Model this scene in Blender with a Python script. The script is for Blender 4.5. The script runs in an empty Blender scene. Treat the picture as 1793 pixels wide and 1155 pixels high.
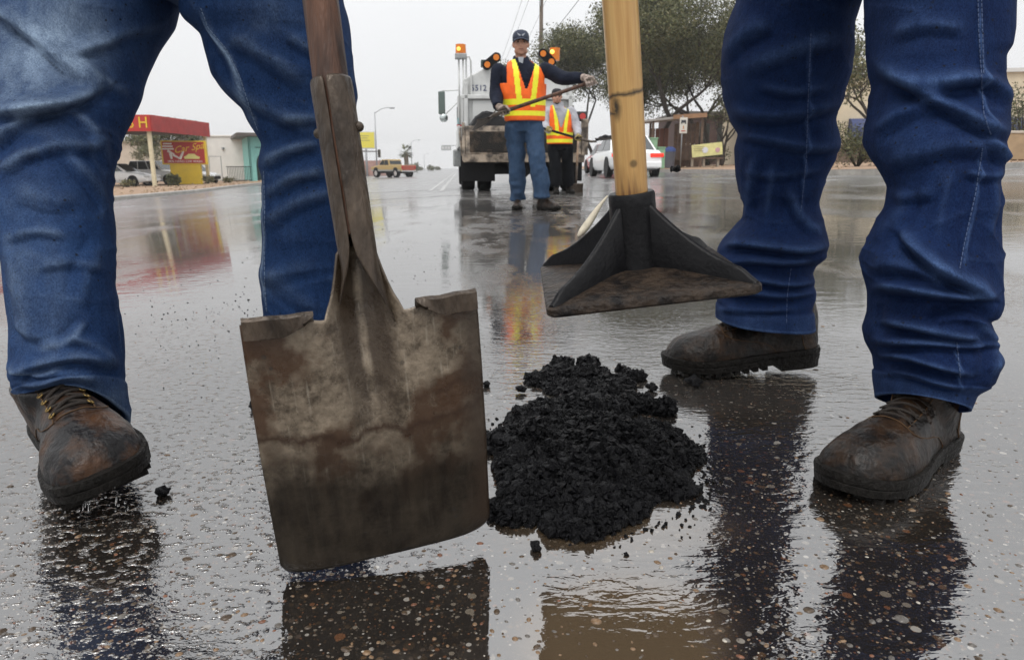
import bpy, bmesh, math, random
import numpy as np
from mathutils import Vector, Matrix, noise
from mathutils.bvhtree import BVHTree

# ------------------------------------------------------------------ camera, sky, sun
scn = bpy.context.scene
COL = scn.collection
F, CX, CY, CAMH = 1240.0, 896.5, 577.5, 0.43          # pixels of the 1793 x 1155 photograph, eye height in metres
TH = math.atan(285 / F)
CT, ST = math.cos(TH), math.sin(TH)
cam = bpy.data.cameras.new('camera'); camo = bpy.data.objects.new('camera', cam); COL.objects.link(camo)
camo.location = (0, 0, CAMH); camo.rotation_euler = (math.pi / 2 - TH, 0, 0)
cam.sensor_fit = 'HORIZONTAL'; cam.sensor_width = 36; cam.lens = F / 1793 * 36
cam.clip_start = 0.02; cam.clip_end = 4000
cam.dof.use_dof = True; cam.dof.focus_distance = 1.0; cam.dof.aperture_fstop = 15
scn.camera = camo
scn.view_settings.view_transform = 'Standard'; scn.view_settings.look = 'None'
scn.view_settings.gamma = 1; scn.view_settings.use_curve_mapping = False
scn.view_settings.exposure = 0.0
SUN_EL, SUN_AZ = math.radians(62), math.radians(20)
wd = bpy.data.worlds.new('World'); scn.world = wd; wd.use_nodes = True
nt = wd.node_tree; nt.nodes.clear()
def N(nt, t, **kw):
    n = nt.nodes.new(t)
    for k, v in kw.items(): setattr(n, k, v)
    return n
wo = N(nt, 'ShaderNodeOutputWorld'); wa = N(nt, 'ShaderNodeAddShader')
bg1 = N(nt, 'ShaderNodeBackground'); bg2 = N(nt, 'ShaderNodeBackground')
sky = N(nt, 'ShaderNodeTexSky', sky_type='NISHITA'); sky.sun_disc = False
sky.sun_elevation = SUN_EL; sky.sun_rotation = math.pi + SUN_AZ; sky.dust_density = 6; sky.air_density = 1
bg1.inputs['Strength'].default_value = 0.010
nt.links.new(sky.outputs[0], bg1.inputs['Color'])
# overcast deck: luminance rises evenly from horizon to zenith (standard overcast sky), soft cloud mottling
tc = N(nt, 'ShaderNodeTexCoord'); sx = N(nt, 'ShaderNodeSeparateXYZ'); nt.links.new(tc.outputs['Generated'], sx.inputs[0])
mx = N(nt, 'ShaderNodeMath', operation='MAXIMUM'); nt.links.new(sx.outputs['Z'], mx.inputs[0]); mx.inputs[1].default_value = 0
m1 = N(nt, 'ShaderNodeMath', operation='MULTIPLY_ADD'); nt.links.new(mx.outputs[0], m1.inputs[0]); m1.inputs[1].default_value = 1.05; m1.inputs[2].default_value = 0.15
ma = N(nt, 'ShaderNodeMath', operation='MULTIPLY_ADD'); nt.links.new(mx.outputs[0], ma.inputs[0]); nt.links.new(m1.outputs[0], ma.inputs[1]); ma.inputs[2].default_value = 0.87
cn = N(nt, 'ShaderNodeTexNoise'); cn.inputs['Scale'].default_value = 1.6; cn.inputs['Detail'].default_value = 3; nt.links.new(tc.outputs['Generated'], cn.inputs['Vector'])
mr = N(nt, 'ShaderNodeMapRange'); nt.links.new(cn.outputs[0], mr.inputs['Value']); mr.inputs['From Min'].default_value = .3; mr.inputs['From Max'].default_value = .7; mr.inputs['To Min'].default_value = .95; mr.inputs['To Max'].default_value = 1.05
mm = N(nt, 'ShaderNodeMath', operation='MULTIPLY'); nt.links.new(ma.outputs[0], mm.inputs[0]); nt.links.new(mr.outputs[0], mm.inputs[1])
bg2.inputs['Color'].default_value = (0.985, 0.99, 1.0, 1); nt.links.new(mm.outputs[0], bg2.inputs['Strength'])
nt.links.new(bg1.outputs[0], wa.inputs[0]); nt.links.new(bg2.outputs[0], wa.inputs[1]); nt.links.new(wa.outputs[0], wo.inputs[0])
sl = bpy.data.lights.new('sun', 'SUN'); sl.energy = 1.3; sl.angle = math.radians(25); sl.color = (1, .97, .93)
so = bpy.data.objects.new('sun', sl); COL.objects.link(so)
so.rotation_euler = (math.pi / 2 - SUN_EL, 0, -SUN_AZ)

# ------------------------------------------------------------------ pixel <-> place
def ray(px, py):
    a = (px - CX) / F; b = (CY - py) / F; fw = CT + b * ST
    return a / fw, (b * CT - ST) / fw
def P(px, py, d):
    a, b = ray(px, py); return Vector((a * d, d, CAMH + b * d))
def gz(x, y=0):
    z = 0.0
    if x < -.7: z = -1.1 * (1 - math.exp((x + .7) / 14))
    if x > 1.5: z = .035 * (x - 1.5) if x < 14 else .4375 + .2 * (1 - math.exp(-(x - 14) / 8))
    return z
def G(px, py, lift=0.0):
    a, b = ray(px, py); d = 3.0
    lo, hi = .2, 900.
    f = lambda d: CAMH + b * d - gz(a * d, d) - lift
    for _ in range(60):
        m = (lo + hi) / 2
        if f(m) > 0: lo = m
        else: hi = m
    return P(px, py, lo)
def proj(v):
    v = np.asarray(v, float).reshape(-1, 3); z = v[:, 2] - CAMH
    f = v[:, 1] * CT - z * ST; u = v[:, 1] * ST + z * CT
    return np.stack([CX + F * v[:, 0] / f, CY - F * u / f], 1)
def onz(x, y, lift=0.0): return Vector((x, y, gz(x, y) + lift))

# ------------------------------------------------------------------ object helpers
def link(o, parent=None):
    COL.objects.link(o)
    if parent is not None: o.parent = parent
    return o
def tag(o, label=None, cat=None, group=None, kind=None):
    if label: o['label'] = label
    if cat: o['category'] = cat
    if group: o['group'] = group
    if kind: o['kind'] = kind
    return o
def empty(name, loc=(0, 0, 0), rz=0.0):
    o = bpy.data.objects.new(name, None); o.location = loc; o.rotation_euler = (0, 0, rz); o.empty_display_size = .1
    return link(o)
def thing(name, label, cat, loc=(0, 0, 0), rz=0.0, group=None):
    return tag(empty(name, loc, rz), label, cat, group)
class MB:
    def __init__(s): s.v = []; s.f = []; s.m = []; s.cur = 0
    def add(s, vs, fs):
        n = len(s.v); s.v += [tuple(v) for v in vs]; s.f += [tuple(i + n for i in f) for f in fs]; s.m += [s.cur] * len(fs); return s
    def box(s, c, d, rz=0, R=None, taper=1.0):
        vs = []
        for z in (-1, 1):
            t = taper if z > 0 else 1
            for x, y in ((-1, -1), (1, -1), (1, 1), (-1, 1)): vs.append(Vector((x * d[0] / 2 * t, y * d[1] / 2 * t, z * d[2] / 2)))
        M = R if R is not None else Matrix.Rotation(rz, 3, 'Z'); c = Vector(c)
        return s.add([M @ v + c for v in vs], [(3, 2, 1, 0), (4, 5, 6, 7), (0, 1, 5, 4), (1, 2, 6, 5), (2, 3, 7, 6), (3, 0, 4, 7)])
    def tube(s, pts, r, n=8, cap=True):
        pts = [Vector(p) for p in pts]; k = len(pts); rs = r if isinstance(r, (list, tuple)) else [r] * k
        t0 = (pts[1] - pts[0]).normalized(); u = t0.orthogonal().normalized(); rings = []
        for i in range(k):
            t = (pts[min(i + 1, k - 1)] - pts[max(i - 1, 0)])
            t = t.normalized() if t.length > 1e-9 else t0
            u = (u - t * u.dot(t)); u = u.normalized() if u.length > 1e-6 else t.orthogonal().normalized(); w = t.cross(u)
            rings.append([pts[i] + (u * math.cos(2 * math.pi * j / n) + w * math.sin(2 * math.pi * j / n)) * rs[i] for j in range(n)])
        return s.rings(rings, cap)
    def rings(s, rings, cap=True, close=True):
        n = len(rings[0]); vs = [v for r in rings for v in r]; fs = []
        for i in range(len(rings) - 1):
            for j in range(n if close else n - 1):
                j2 = (j + 1) % n; fs.append((i * n + j, i * n + j2, (i + 1) * n + j2, (i + 1) * n + j))
        if cap:
            fs.append(tuple(reversed(range(n)))); fs.append(tuple((len(rings) - 1) * n + j for j in range(n)))
        return s.add(vs, fs)
    def cyl(s, a, b, r, n=16, r2=None): return s.tube([a, b], [r, r if r2 is None else r2], n)
    def prism(s, poly, axis, a, b):
        # poly: list of 2D points, extruded along axis ('x','y','z') from a to b
        def mk(p, t): return {'x': (t, p[0], p[1]), 'y': (p[0], t, p[1]), 'z': (p[0], p[1], t)}[axis]
        n = len(poly); vs = [mk(p, a) for p in poly] + [mk(p, b) for p in poly]
        fs = [tuple(reversed(range(n))), tuple(range(n, 2 * n))] + [(i, (i + 1) % n, n + (i + 1) % n, n + i) for i in range(n)]
        return s.add(vs, fs)
    def quad(s, *vs): return s.add(vs, [tuple(range(len(vs)))])
    def ball(s, c, r, seg=10, rn=6, R=None):
        c = Vector(c); r = Vector(r if isinstance(r, (tuple, list, Vector)) else (r, r, r)); M = R if R is not None else Matrix.Identity(3)
        rings = []
        for i in range(rn + 1):
            ph = math.pi * (i / rn * .998 + .001)
            rings.append([c + M @ Vector((r.x * math.sin(ph) * math.cos(2 * math.pi * j / seg), r.y * math.sin(ph) * math.sin(2 * math.pi * j / seg), -r.z * math.cos(ph))) for j in range(seg)])
        return s.rings(rings)
    def mesh(s, name, mats, smooth=False):
        me = bpy.data.meshes.new(name); me.from_pydata(s.v, [], s.f)
        mats = mats if isinstance(mats, (list, tuple)) else [mats]
        for m in mats: me.materials.append(m)
        if len(mats) > 1: me.polygons.foreach_set('material_index', s.m)
        bm = bmesh.new(); bm.from_mesh(me); bmesh.ops.recalc_face_normals(bm, faces=bm.faces); bm.to_mesh(me); bm.free()
        if smooth:
            me.polygons.foreach_set('use_smooth', [True] * len(me.polygons))
            if smooth is not True: me.set_sharp_from_angle(angle=math.radians(smooth))
        me.update(); return me
    def build(s, name, mats, parent=None, smooth=False, bevel=0):
        o = bpy.data.objects.new(name, s.mesh(name, mats, smooth)); link(o, parent)
        if bevel:
            b = o.modifiers.new('bevel', 'BEVEL'); b.width = bevel; b.segments = 2; b.limit_method = 'ANGLE'; b.angle_limit = .7
        return o
def remesh(mb, voxel, smooth=4, fac=.5):
    """join the shapes of mb into one continuous skin"""
    me = mb.mesh('tmp', [], False); o = bpy.data.objects.new('tmp', me); COL.objects.link(o)
    r = o.modifiers.new('r', 'REMESH'); r.mode = 'VOXEL'; r.voxel_size = voxel
    if smooth:
        s = o.modifiers.new('s', 'SMOOTH'); s.factor = fac; s.iterations = smooth
    dg = bpy.context.evaluated_depsgraph_get(); dg.update()
    m2 = bpy.data.meshes.new_from_object(o.evaluated_get(dg)); bpy.data.objects.remove(o); bpy.data.meshes.remove(me)
    m2.polygons.foreach_set('use_smooth', [True] * len(m2.polygons))
    return m2
def obj(name, me, mats, parent=None):
    for m in (mats if isinstance(mats, (list, tuple)) else [mats]): me.materials.append(m)
    o = bpy.data.objects.new(name, me); return link(o, parent)
def text_mb(body, size, M, extrude=.002, shear=0.0, align='CENTER', spacing=1.0):
    c = bpy.data.curves.new('txt', 'FONT'); c.body = body; c.size = size; c.extrude = extrude; c.align_x = align; c.align_y = 'CENTER'; c.shear = shear; c.space_character = spacing; c.resolution_u = 3
    o = bpy.data.objects.new('txt', c); COL.objects.link(o)
    dg = bpy.context.evaluated_depsgraph_get(); dg.update()
    me = bpy.data.meshes.new_from_object(o.evaluated_get(dg)); bpy.data.objects.remove(o)
    mb = MB(); mb.add([M @ v.co for v in me.vertices], [tuple(p.vertices) for p in me.polygons]); bpy.data.meshes.remove(me)
    return mb
def kids(root): return [o for o in bpy.data.objects if o.parent == root]
def copy_tree(root, parent=None):
    c = root.copy(); COL.objects.link(c); c.parent = parent
    for k in kids(root): copy_tree(k, c)
    return c
def smoothstep(a, b, x): 
    t = np.clip((np.asarray(x, float) - a) / (b - a), 0, 1); return t * t * (3 - 2 * t)

_NR = np.random.default_rng(77).uniform(-1, 1, 4096)
def vnoise(p):
    """smooth value noise in -1..1 for an array of points"""
    p = np.asarray(p, float).reshape(-1, 3); i = np.floor(p).astype(np.int64); f = p - i; f = f * f * (3 - 2 * f); out = np.zeros(len(p))
    for dx in (0, 1):
        for dy in (0, 1):
            for dz in (0, 1):
                h = ((i[:, 0] + dx) * 73856093 ^ (i[:, 1] + dy) * 19349663 ^ (i[:, 2] + dz) * 83492791) & 4095
                w = (f[:, 0] if dx else 1 - f[:, 0]) * (f[:, 1] if dy else 1 - f[:, 1]) * (f[:, 2] if dz else 1 - f[:, 2]); out += w * _NR[h]
    return out
def mesh_co(me):
    a = np.zeros(len(me.vertices) * 3, np.float32); me.vertices.foreach_get('co', a); b = np.zeros_like(a); me.vertices.foreach_get('normal', b); return a.reshape(-1, 3).astype(float), b.reshape(-1, 3).astype(float)
def set_co(me, a): me.vertices.foreach_set('co', np.asarray(a, np.float32).ravel()); me.update()

# ------------------------------------------------------------------ materials
MATS = {}
def mat(name, col=(.5, .5, .5), rough=.6, metal=0.0, var=0.0, scale=20, bump=0.0, bscale=60, spec=.5, coat=0.0, emit=None, estr=0, col2=None, trans=0.0, ior=1.45, thr=(.35, .65), detail=5, gen='Object', stretch=None, wetlo=None):
    if name in MATS: return MATS[name]
    m = bpy.data.materials.new(name); m.use_nodes = True; nt = m.node_tree; b = nt.nodes['Principled BSDF']; MATS[name] = m
    b.inputs['Base Color'].default_value = (*col, 1); b.inputs['Roughness'].default_value = rough; b.inputs['Metallic'].default_value = metal
    b.inputs['Specular IOR Level'].default_value = spec; b.inputs['Coat Weight'].default_value = coat; b.inputs['Coat Roughness'].default_value = .08
    b.inputs['Transmission Weight'].default_value = trans; b.inputs['IOR'].default_value = ior
    if emit: b.inputs['Emission Color'].default_value = (*emit, 1); b.inputs['Emission Strength'].default_value = estr
    if var or col2 or bump:
        tc = N(nt, 'ShaderNodeTexCoord'); vec = tc.outputs[gen]
        if stretch:
            mp = N(nt, 'ShaderNodeMapping'); mp.inputs['Scale'].default_value = stretch; nt.links.new(vec, mp.inputs[0]); vec = mp.outputs[0]
    if var or col2:
        n = N(nt, 'ShaderNodeTexNoise'); n.inputs['Scale'].default_value = scale; n.inputs['Detail'].default_value = detail; n.inputs['Roughness'].default_value = .6; nt.links.new(vec, n.inputs['Vector'])
        r = N(nt, 'ShaderNodeMapRange'); r.inputs['From Min'].default_value = thr[0]; r.inputs['From Max'].default_value = thr[1]; nt.links.new(n.outputs[0], r.inputs['Value'])
        mx = N(nt, 'ShaderNodeMix', data_type='RGBA'); nt.links.new(r.outputs[0], mx.inputs[0])
        c2 = col2 if col2 else tuple(c * (1 - var) for c in col)
        c1 = col if col2 else tuple(min(1, c * (1 + var)) for c in col)
        mx.inputs[6].default_value = (*c2, 1); mx.inputs[7].default_value = (*c1, 1); nt.links.new(mx.outputs[2], b.inputs['Base Color'])
    if bump:
        n2 = N(nt, 'ShaderNodeTexNoise'); n2.inputs['Scale'].default_value = bscale; n2.inputs['Detail'].default_value = 4; nt.links.new(vec, n2.inputs['Vector'])
        bp = N(nt, 'ShaderNodeBump'); bp.inputs['Strength'].default_value = bump; bp.inputs['Distance'].default_value = .02; nt.links.new(n2.outputs[0], bp.inputs['Height']); nt.links.new(bp.outputs[0], b.inputs['Normal'])
    return m
def mth(nt, op, a, b=None, c=None):
    n = N(nt, 'ShaderNodeMath', operation=op)
    for i, v in enumerate((a, b, c)):
        if v is None: continue
        if isinstance(v, (int, float)): n.inputs[i].default_value = v
        else: nt.links.new(v, n.inputs[i])
    return n.outputs[0]
def rng(nt, v, a, b, c=0.0, d=1.0):
    n = N(nt, 'ShaderNodeMapRange'); nt.links.new(v, n.inputs['Value'])
    for k, x in (('From Min', a), ('From Max', b), ('To Min', c), ('To Max', d)): n.inputs[k].default_value = x
    return n.outputs[0]
def mixc(nt, f, a, b):
    n = N(nt, 'ShaderNodeMix', data_type='RGBA')
    for i, v in ((0, f), (6, a), (7, b)):
        if isinstance(v, (int, float)): n.inputs[i].default_value = v
        elif isinstance(v, tuple): n.inputs[i].default_value = (*v, 1)
        else: nt.links.new(v, n.inputs[i])
    return n.outputs[2]
def tex_noise(nt, vec, scale, detail=4, rough=.55, dist=0.0):
    n = N(nt, 'ShaderNodeTexNoise'); n.inputs['Scale'].default_value = scale; n.inputs['Detail'].default_value = detail; n.inputs['Roughness'].default_value = rough; n.inputs['Distortion'].default_value = dist
    nt.links.new(vec, n.inputs['Vector']); return n.outputs[0]
def mapping(nt, vec, scale, loc=(0, 0, 0), rot=(0, 0, 0)):
    mp = N(nt, 'ShaderNodeMapping'); mp.inputs['Scale'].default_value = scale; mp.inputs['Location'].default_value = loc; mp.inputs['Rotation'].default_value = rot; nt.links.new(vec, mp.inputs[0]); return mp.outputs[0]
def attr(nt, name):
    n = N(nt, 'ShaderNodeAttribute'); n.attribute_name = name; return n.outputs['Fac']

def road_material():
    m = bpy.data.materials.new('wet_asphalt'); m.use_nodes = True; nt = m.node_tree; b = nt.nodes['Principled BSDF']; L = nt.links.new
    tc = N(nt, 'ShaderNodeTexCoord'); vec = tc.outputs['Object']
    pud = attr(nt, 'puddle'); mud = attr(nt, 'mud'); near = attr(nt, 'near')
    wob = tex_noise(nt, vec, 9, 3)
    def pebbles(scale, keep):
        mp = mapping(nt, vec, (1, 1, .01))
        v = N(nt, 'ShaderNodeTexVoronoi', feature='F1'); v.inputs['Scale'].default_value = scale; v.inputs['Randomness'].default_value = 1; L(mp, v.inputs['Vector'])
        s = N(nt, 'ShaderNodeSeparateColor'); L(v.outputs['Color'], s.inputs[0])
        lim = rng(nt, s.outputs[1], 0, 1, .22, .46)
        dome = mth(nt, 'SUBTRACT', lim, v.outputs['Distance'])
        mask = rng(nt, dome, 0.0, .05)
        pres = mth(nt, 'MULTIPLY', mask, mth(nt, 'GREATER_THAN', s.outputs[0], 1 - keep))
        r = N(nt, 'ShaderNodeValToRGB'); L(s.outputs[2], r.inputs[0]); e = r.color_ramp
        cols = [(0, (.030, .021, .014)), (.18, (.070, .042, .022)), (.34, (.060, .052, .044)), (.5, (.11, .075, .042)), (.64, (.045, .034, .027)), (.78, (.13, .11, .085)), (.90, (.10, .045, .022)), (.965, (.26, .24, .21))]
        e.interpolation = 'CONSTANT'
        while len(e.elements) < len(cols): e.elements.new(.5)
        for el, (p, c) in zip(e.elements, cols): el.position = p; el.color = (*c, 1)
        return r.outputs[0], pres, mth(nt, 'MULTIPLY', mth(nt, 'MAXIMUM', dome, 0.0), pres)
    c1, p1, h1 = pebbles(75, .16); c2, p2, h2 = pebbles(135, .42); c3, p3, h3 = pebbles(300, .6)
    mot = tex_noise(nt, vec, 1.3, 5)
    base = mixc(nt, rng(nt, mot, .3, .7), (.010, .0085, .0075), (.020, .017, .0145))
    base = mixc(nt, p3, base, c3); base = mixc(nt, p2, base, c2); base = mixc(nt, p1, base, c1)
    # far road colour paled in streaks to add brightness its reflection lacks
    st = tex_noise(nt, mapping(nt, vec, (1.4, .06, 1), rot=(0, 0, math.radians(5))), 1.0, 4)
    base = mixc(nt, mth(nt, 'MULTIPLY', rng(nt, st, .30, .60, .55, 1.0), mth(nt, 'SUBTRACT', 1.0, near)), base, (.088, .085, .082))
    dark_refl = mth(nt, 'MULTIPLY', attr(nt, 'dark_refl'), rng(nt, tex_noise(nt, mapping(nt, vec, (1, .5, 1)), 5, 5, .7), .44, .54))
    base = mixc(nt, mth(nt, 'MULTIPLY', dark_refl, .85), base, (.022, .017, .014))  # rough dark patches; the truck's dark reflection is painted into their colour
    base = mixc(nt, mud, base, (.085, .060, .036))
    L(base, b.inputs['Base Color'])
    dry = mth(nt, 'SUBTRACT', 1.0, pud)
    # water film: fine waves, rain rings, agitated water
    w1 = tex_noise(nt, mapping(nt, vec, (1, 2.0, 1)), 26, 3, .5, .6)
    w2 = tex_noise(nt, mapping(nt, vec, (1, 1.6, 1)), 85, 2, .5)
    calm = attr(nt, 'calm')
    act = rng(nt, tex_noise(nt, vec, 2.3, 2), .42, .68, .25, 1.0)
    act = mth(nt, 'MULTIPLY', act, mth(nt, 'SUBTRACT', 1.0, calm))
    rv = N(nt, 'ShaderNodeTexVoronoi', feature='F1'); rv.inputs['Scale'].default_value = 5.5; L(mapping(nt, vec, (1, 1, .01)), rv.inputs['Vector'])
    ring = mth(nt, 'MULTIPLY', mth(nt, 'SINE', mth(nt, 'MULTIPLY', rv.outputs['Distance'], 85.0)), rng(nt, rv.outputs['Distance'], .04, .34, 1, 0))
    rs = N(nt, 'ShaderNodeSeparateColor'); L(rv.outputs['Color'], rs.inputs[0])
    ring = mth(nt, 'MULTIPLY', ring, mth(nt, 'GREATER_THAN', rs.outputs[0], .6))
    wave = mth(nt, 'ADD', mth(nt, 'MULTIPLY', w1, mth(nt, 'MULTIPLY', act, .0042)), mth(nt, 'MULTIPLY', w2, mth(nt, 'MULTIPLY', act, .0012)))
    wave = mth(nt, 'ADD', wave, mth(nt, 'MULTIPLY', ring, mth(nt, 'MULTIPLY', mth(nt, 'SUBTRACT', 1.0, calm), .00016)))
    g1 = mth(nt, 'ADD', mth(nt, 'MULTIPLY', h1, .0062), mth(nt, 'ADD', mth(nt, 'MULTIPLY', h2, .0034), mth(nt, 'MULTIPLY', h3, .0012)))
    grain = tex_noise(nt, mapping(nt, vec, (1, 1.5, 1)), 60, 3, .6)
    fleck = mth(nt, 'MAXIMUM', mth(nt, 'SUBTRACT', grain, .56), 0.0)
    g1 = mth(nt, 'ADD', mth(nt, 'MULTIPLY', g1, .30), mth(nt, 'ADD', mth(nt, 'MULTIPLY', fleck, .011), mth(nt, 'MULTIPLY', grain, .0006)))
    h = mth(nt, 'ADD', mth(nt, 'MULTIPLY', g1, mth(nt, 'MULTIPLY', dry, rng(nt, near, 0, 1, .03, 1))), mth(nt, 'MULTIPLY', mth(nt, 'MULTIPLY', wave, rng(nt, near, 0, 1, .05, .85)), rng(nt, pud, 0, 1, .2, 1)))
    # broad unevenness of the film and rough, drained patches further off
    mw = tex_noise(nt, mapping(nt, vec, (.55, 1.3, 1)), 15, 2, .5); patch = rng(nt, tex_noise(nt, mapping(nt, vec, (.8, .45, 1)), 1.5, 4, .6), .50, .62)
    offc = mth(nt, 'SUBTRACT', 1.0, near)
    rp_ = mth(nt, 'MULTIPLY', mth(nt, 'MULTIPLY', patch, offc), rng(nt, pud, .3, 1, 1, .45))
    h = mth(nt, 'ADD', h, mth(nt, 'MULTIPLY', mw, mth(nt, 'ADD', .00022, mth(nt, 'MULTIPLY', offc, rng(nt, pud, 0, 1, .00070, .00015)))))
    h = mth(nt, 'ADD', h, mth(nt, 'MULTIPLY', mth(nt, 'ADD', mth(nt, 'MULTIPLY', fleck, .007), mth(nt, 'MULTIPLY', w2, .0010)), rp_))
    bp = N(nt, 'ShaderNodeBump'); bp.inputs['Strength'].default_value = 1; bp.inputs['Distance'].default_value = 1.0; L(h, bp.inputs['Height']); L(bp.outputs[0], b.inputs['Normal'])
    ro = mth(nt, 'ADD', mth(nt, 'ADD', .035, mth(nt, 'MULTIPLY', attr(nt, 'far'), .17)), mth(nt, 'MULTIPLY', dry, mth(nt, 'MULTIPLY', rng(nt, wob, .35, .7), .07)))
    ro = mth(nt, 'ADD', ro, mth(nt, 'ADD', mth(nt, 'MULTIPLY', rp_, .07), mth(nt, 'MULTIPLY', dark_refl, .30))); L(ro, b.inputs['Roughness'])
    L(rng(nt, dark_refl, 0, 1, .5, .12), b.inputs['Specular IOR Level'])
    b.inputs['IOR'].default_value = 3.1
    return m
M_ROAD = road_material()

def denim(name, dark, light, wear_highlight):
    m = bpy.data.materials.new(name); m.use_nodes = True; nt = m.node_tree; b = nt.nodes['Principled BSDF']; L = nt.links.new
    tc = N(nt, 'ShaderNodeTexCoord'); v = tc.outputs['Object']; fade_highlight = attr(nt, 'fade_highlight')
    big = tex_noise(nt, v, 7, 4); mid = tex_noise(nt, mapping(nt, v, (1, 1, .22)), 90, 4, .65); fine = tex_noise(nt, mapping(nt, v, (1, 1, .6), rot=(0, .6, 0)), 480, 2, .8)
    f = mth(nt, 'ADD', mth(nt, 'MULTIPLY', rng(nt, big, .3, .7), .38), mth(nt, 'MULTIPLY', rng(nt, mid, .3, .7), .34))
    f = mth(nt, 'ADD', f, mth(nt, 'MULTIPLY', rng(nt, fine, .32, .68, -.3, 1.1), .42))
    base = mixc(nt, f, dark, light)
    base = mixc(nt, mth(nt, 'MULTIPLY', fade_highlight, mth(nt, 'MULTIPLY', rng(nt, tex_noise(nt, mapping(nt, v, (1, 1, .35)), 34, 5, .7), .30, .66, .30, 1.15), rng(nt, fine, .3, .7, .55, 1.2))), base, wear_highlight)
    sp = N(nt, 'ShaderNodeTexVoronoi'); sp.inputs['Scale'].default_value = 62; L(v, sp.inputs['Vector'])
    spm = mth(nt, 'MULTIPLY', rng(nt, sp.outputs['Distance'], .09, .15, 1, 0), rng(nt, tex_noise(nt, v, 6, 2), .44, .56))
    base = mixc(nt, mth(nt, 'MULTIPLY', spm, .85), base, (.01, .011, .014))
    L(base, b.inputs['Base Color']); b.inputs['Roughness'].default_value = .85; b.inputs['Specular IOR Level'].default_value = .08
    hh = mth(nt, 'ADD', mth(nt, 'MULTIPLY', tex_noise(nt, v, 44, 5, .65), .0035), mth(nt, 'MULTIPLY', fine, .0011))
    bp = N(nt, 'ShaderNodeBump'); bp.inputs['Strength'].default_value = .8; bp.inputs['Distance'].default_value = 1.0; L(hh, bp.inputs['Height']); L(bp.outputs[0], b.inputs['Normal'])
    return m
M_DENIM_A = denim('faded_denim', (.0045, .013, .045), (.021, .052, .138), (.24, .32, .43))
M_DENIM_B = denim('dark_denim', (.0025, .0065, .028), (.010, .026, .085), (.095, .165, .34))  # last colour: pale crests, worn cloth plus painted fold highlights
M_THREAD = mat('denim_thread', (.12, .17, .26), .8)
M_LEATHER = mat('wet_boot_leather', (.038, .020, .010), .36, col2=(.006, .005, .0045), scale=30, thr=(.42, .70), bump=.22, bscale=120, spec=.3)
M_LEATHER2 = mat('tan_boot_leather', (.062, .028, .012), .36, col2=(.008, .0075, .008), scale=22, thr=(.44, .68), bump=.22, bscale=120, spec=.3)
M_SOLE = mat('boot_rubber', (.009, .008, .007), .5, var=.4, scale=60, bump=.4, bscale=150, spec=.15)
M_LACE = mat('boot_lace', (.022, .016, .012), .7, bump=.5, bscale=700)
M_LACE2 = mat('boot_stitching', (.075, .042, .02), .6, spec=.2)
M_BRASS = mat('brass_eyelet', (.22, .15, .055), .4, metal=.8)
M_SKIN = mat('skin', (.42, .22, .15), .55, var=.12, scale=30)
M_BLACK = mat('black_rubber', (.008, .008, .009), .5, spec=.15, var=.3, scale=40, bump=.2)
M_BITUMEN = mat('fresh_asphalt', (.0035, .0035, .0045), .38, var=.5, scale=160, spec=.2, bump=.5, bscale=400)
M_WATER = mat('water_drops', (1, 1, 1), .02, trans=1.0, ior=1.33)
# ------------------------------------------------------------------ road sheet
def axis(lo, hi, step, ext_lo, ext_hi, g=1.16):
    a = list(np.arange(lo, hi + 1e-6, step)); s = step
    while a[-1] < ext_hi: s *= g; a.append(a[-1] + s)
    s = step
    while a[0] > ext_lo: s *= g; a.insert(0, a[0] - s)
    return np.array(a)
def ell(x, y, cx, cy, rx, ry, soft=.35):
    return 1 - smoothstep(1 - soft, 1 + soft, np.sqrt(((x - cx) / rx) ** 2 + ((y - cy) / ry) ** 2))
xs = axis(-1.5, 1.5, .022, -300, 300); ys = axis(.40, 2.4, .022, -60, 700)
XX, YY = np.meshgrid(xs, ys)
ZZ = np.vectorize(gz)(XX)
vs = np.stack([XX.ravel(), YY.ravel(), ZZ.ravel()], 1)
nx, ny = len(xs), len(ys); fs = []
for j in range(ny - 1):
    for i in range(nx - 1): fs.append((j * nx + i, j * nx + i + 1, (j + 1) * nx + i + 1, (j + 1) * nx + i))
me = bpy.data.meshes.new('road'); me.from_pydata(vs.tolist(), [], fs); me.materials.append(M_ROAD)
me.polygons.foreach_set('use_smooth', [True] * len(fs))
x, y = vs[:, 0], vs[:, 1]
yy = np.maximum(y, .3)
pp = proj(np.stack([x, yy, np.zeros_like(x)], 1)); px, py = pp[:, 0], pp[:, 1]
nz = vnoise(np.stack([x * 2.2, yy * 2.2, np.full_like(x, 3.)], 1)) * (np.abs(x) < 60)
edge = smoothstep(690, 930, px + 60 * nz + (py - 1000) * .25) * smoothstep(400, 700, py + 80 * nz)
pud = np.clip(edge, 0, 1)
pud = np.maximum(pud, smoothstep(1.5, 4, yy) * smoothstep(-.08, .18, nz + .12 * np.sin(yy * .9)))
pud = np.maximum(pud, ell(px, py, 935, 480, 105, 240, .25) * (yy < 9) * (y > .3))
pud = np.maximum(pud, .35 * ell(px, py, 250, 440, 260, 120))
pud = np.maximum(pud, ell(px, py, 690, 1090, 260, 110) * .92)
mud = ell(px, py, 1090, 1130, 185, 130, .25) * (y > .3) + .55 * ell(px, py, 1080, 930, 190, 45, .4)
calm = np.maximum(ell(px, py, 720, 1060, 300, 150), .75 * ell(px, py, 1090, 1140, 170, 90))
calm = np.maximum(calm, .7 * ell(px, py, 960, 950, 150, 50))
near = 1 - smoothstep(.75, 2.6, np.abs(yy) + np.abs(x) * .15)
dark_refl = np.zeros_like(x)  # mask of the rough patches that carry the painted truck reflection
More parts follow.
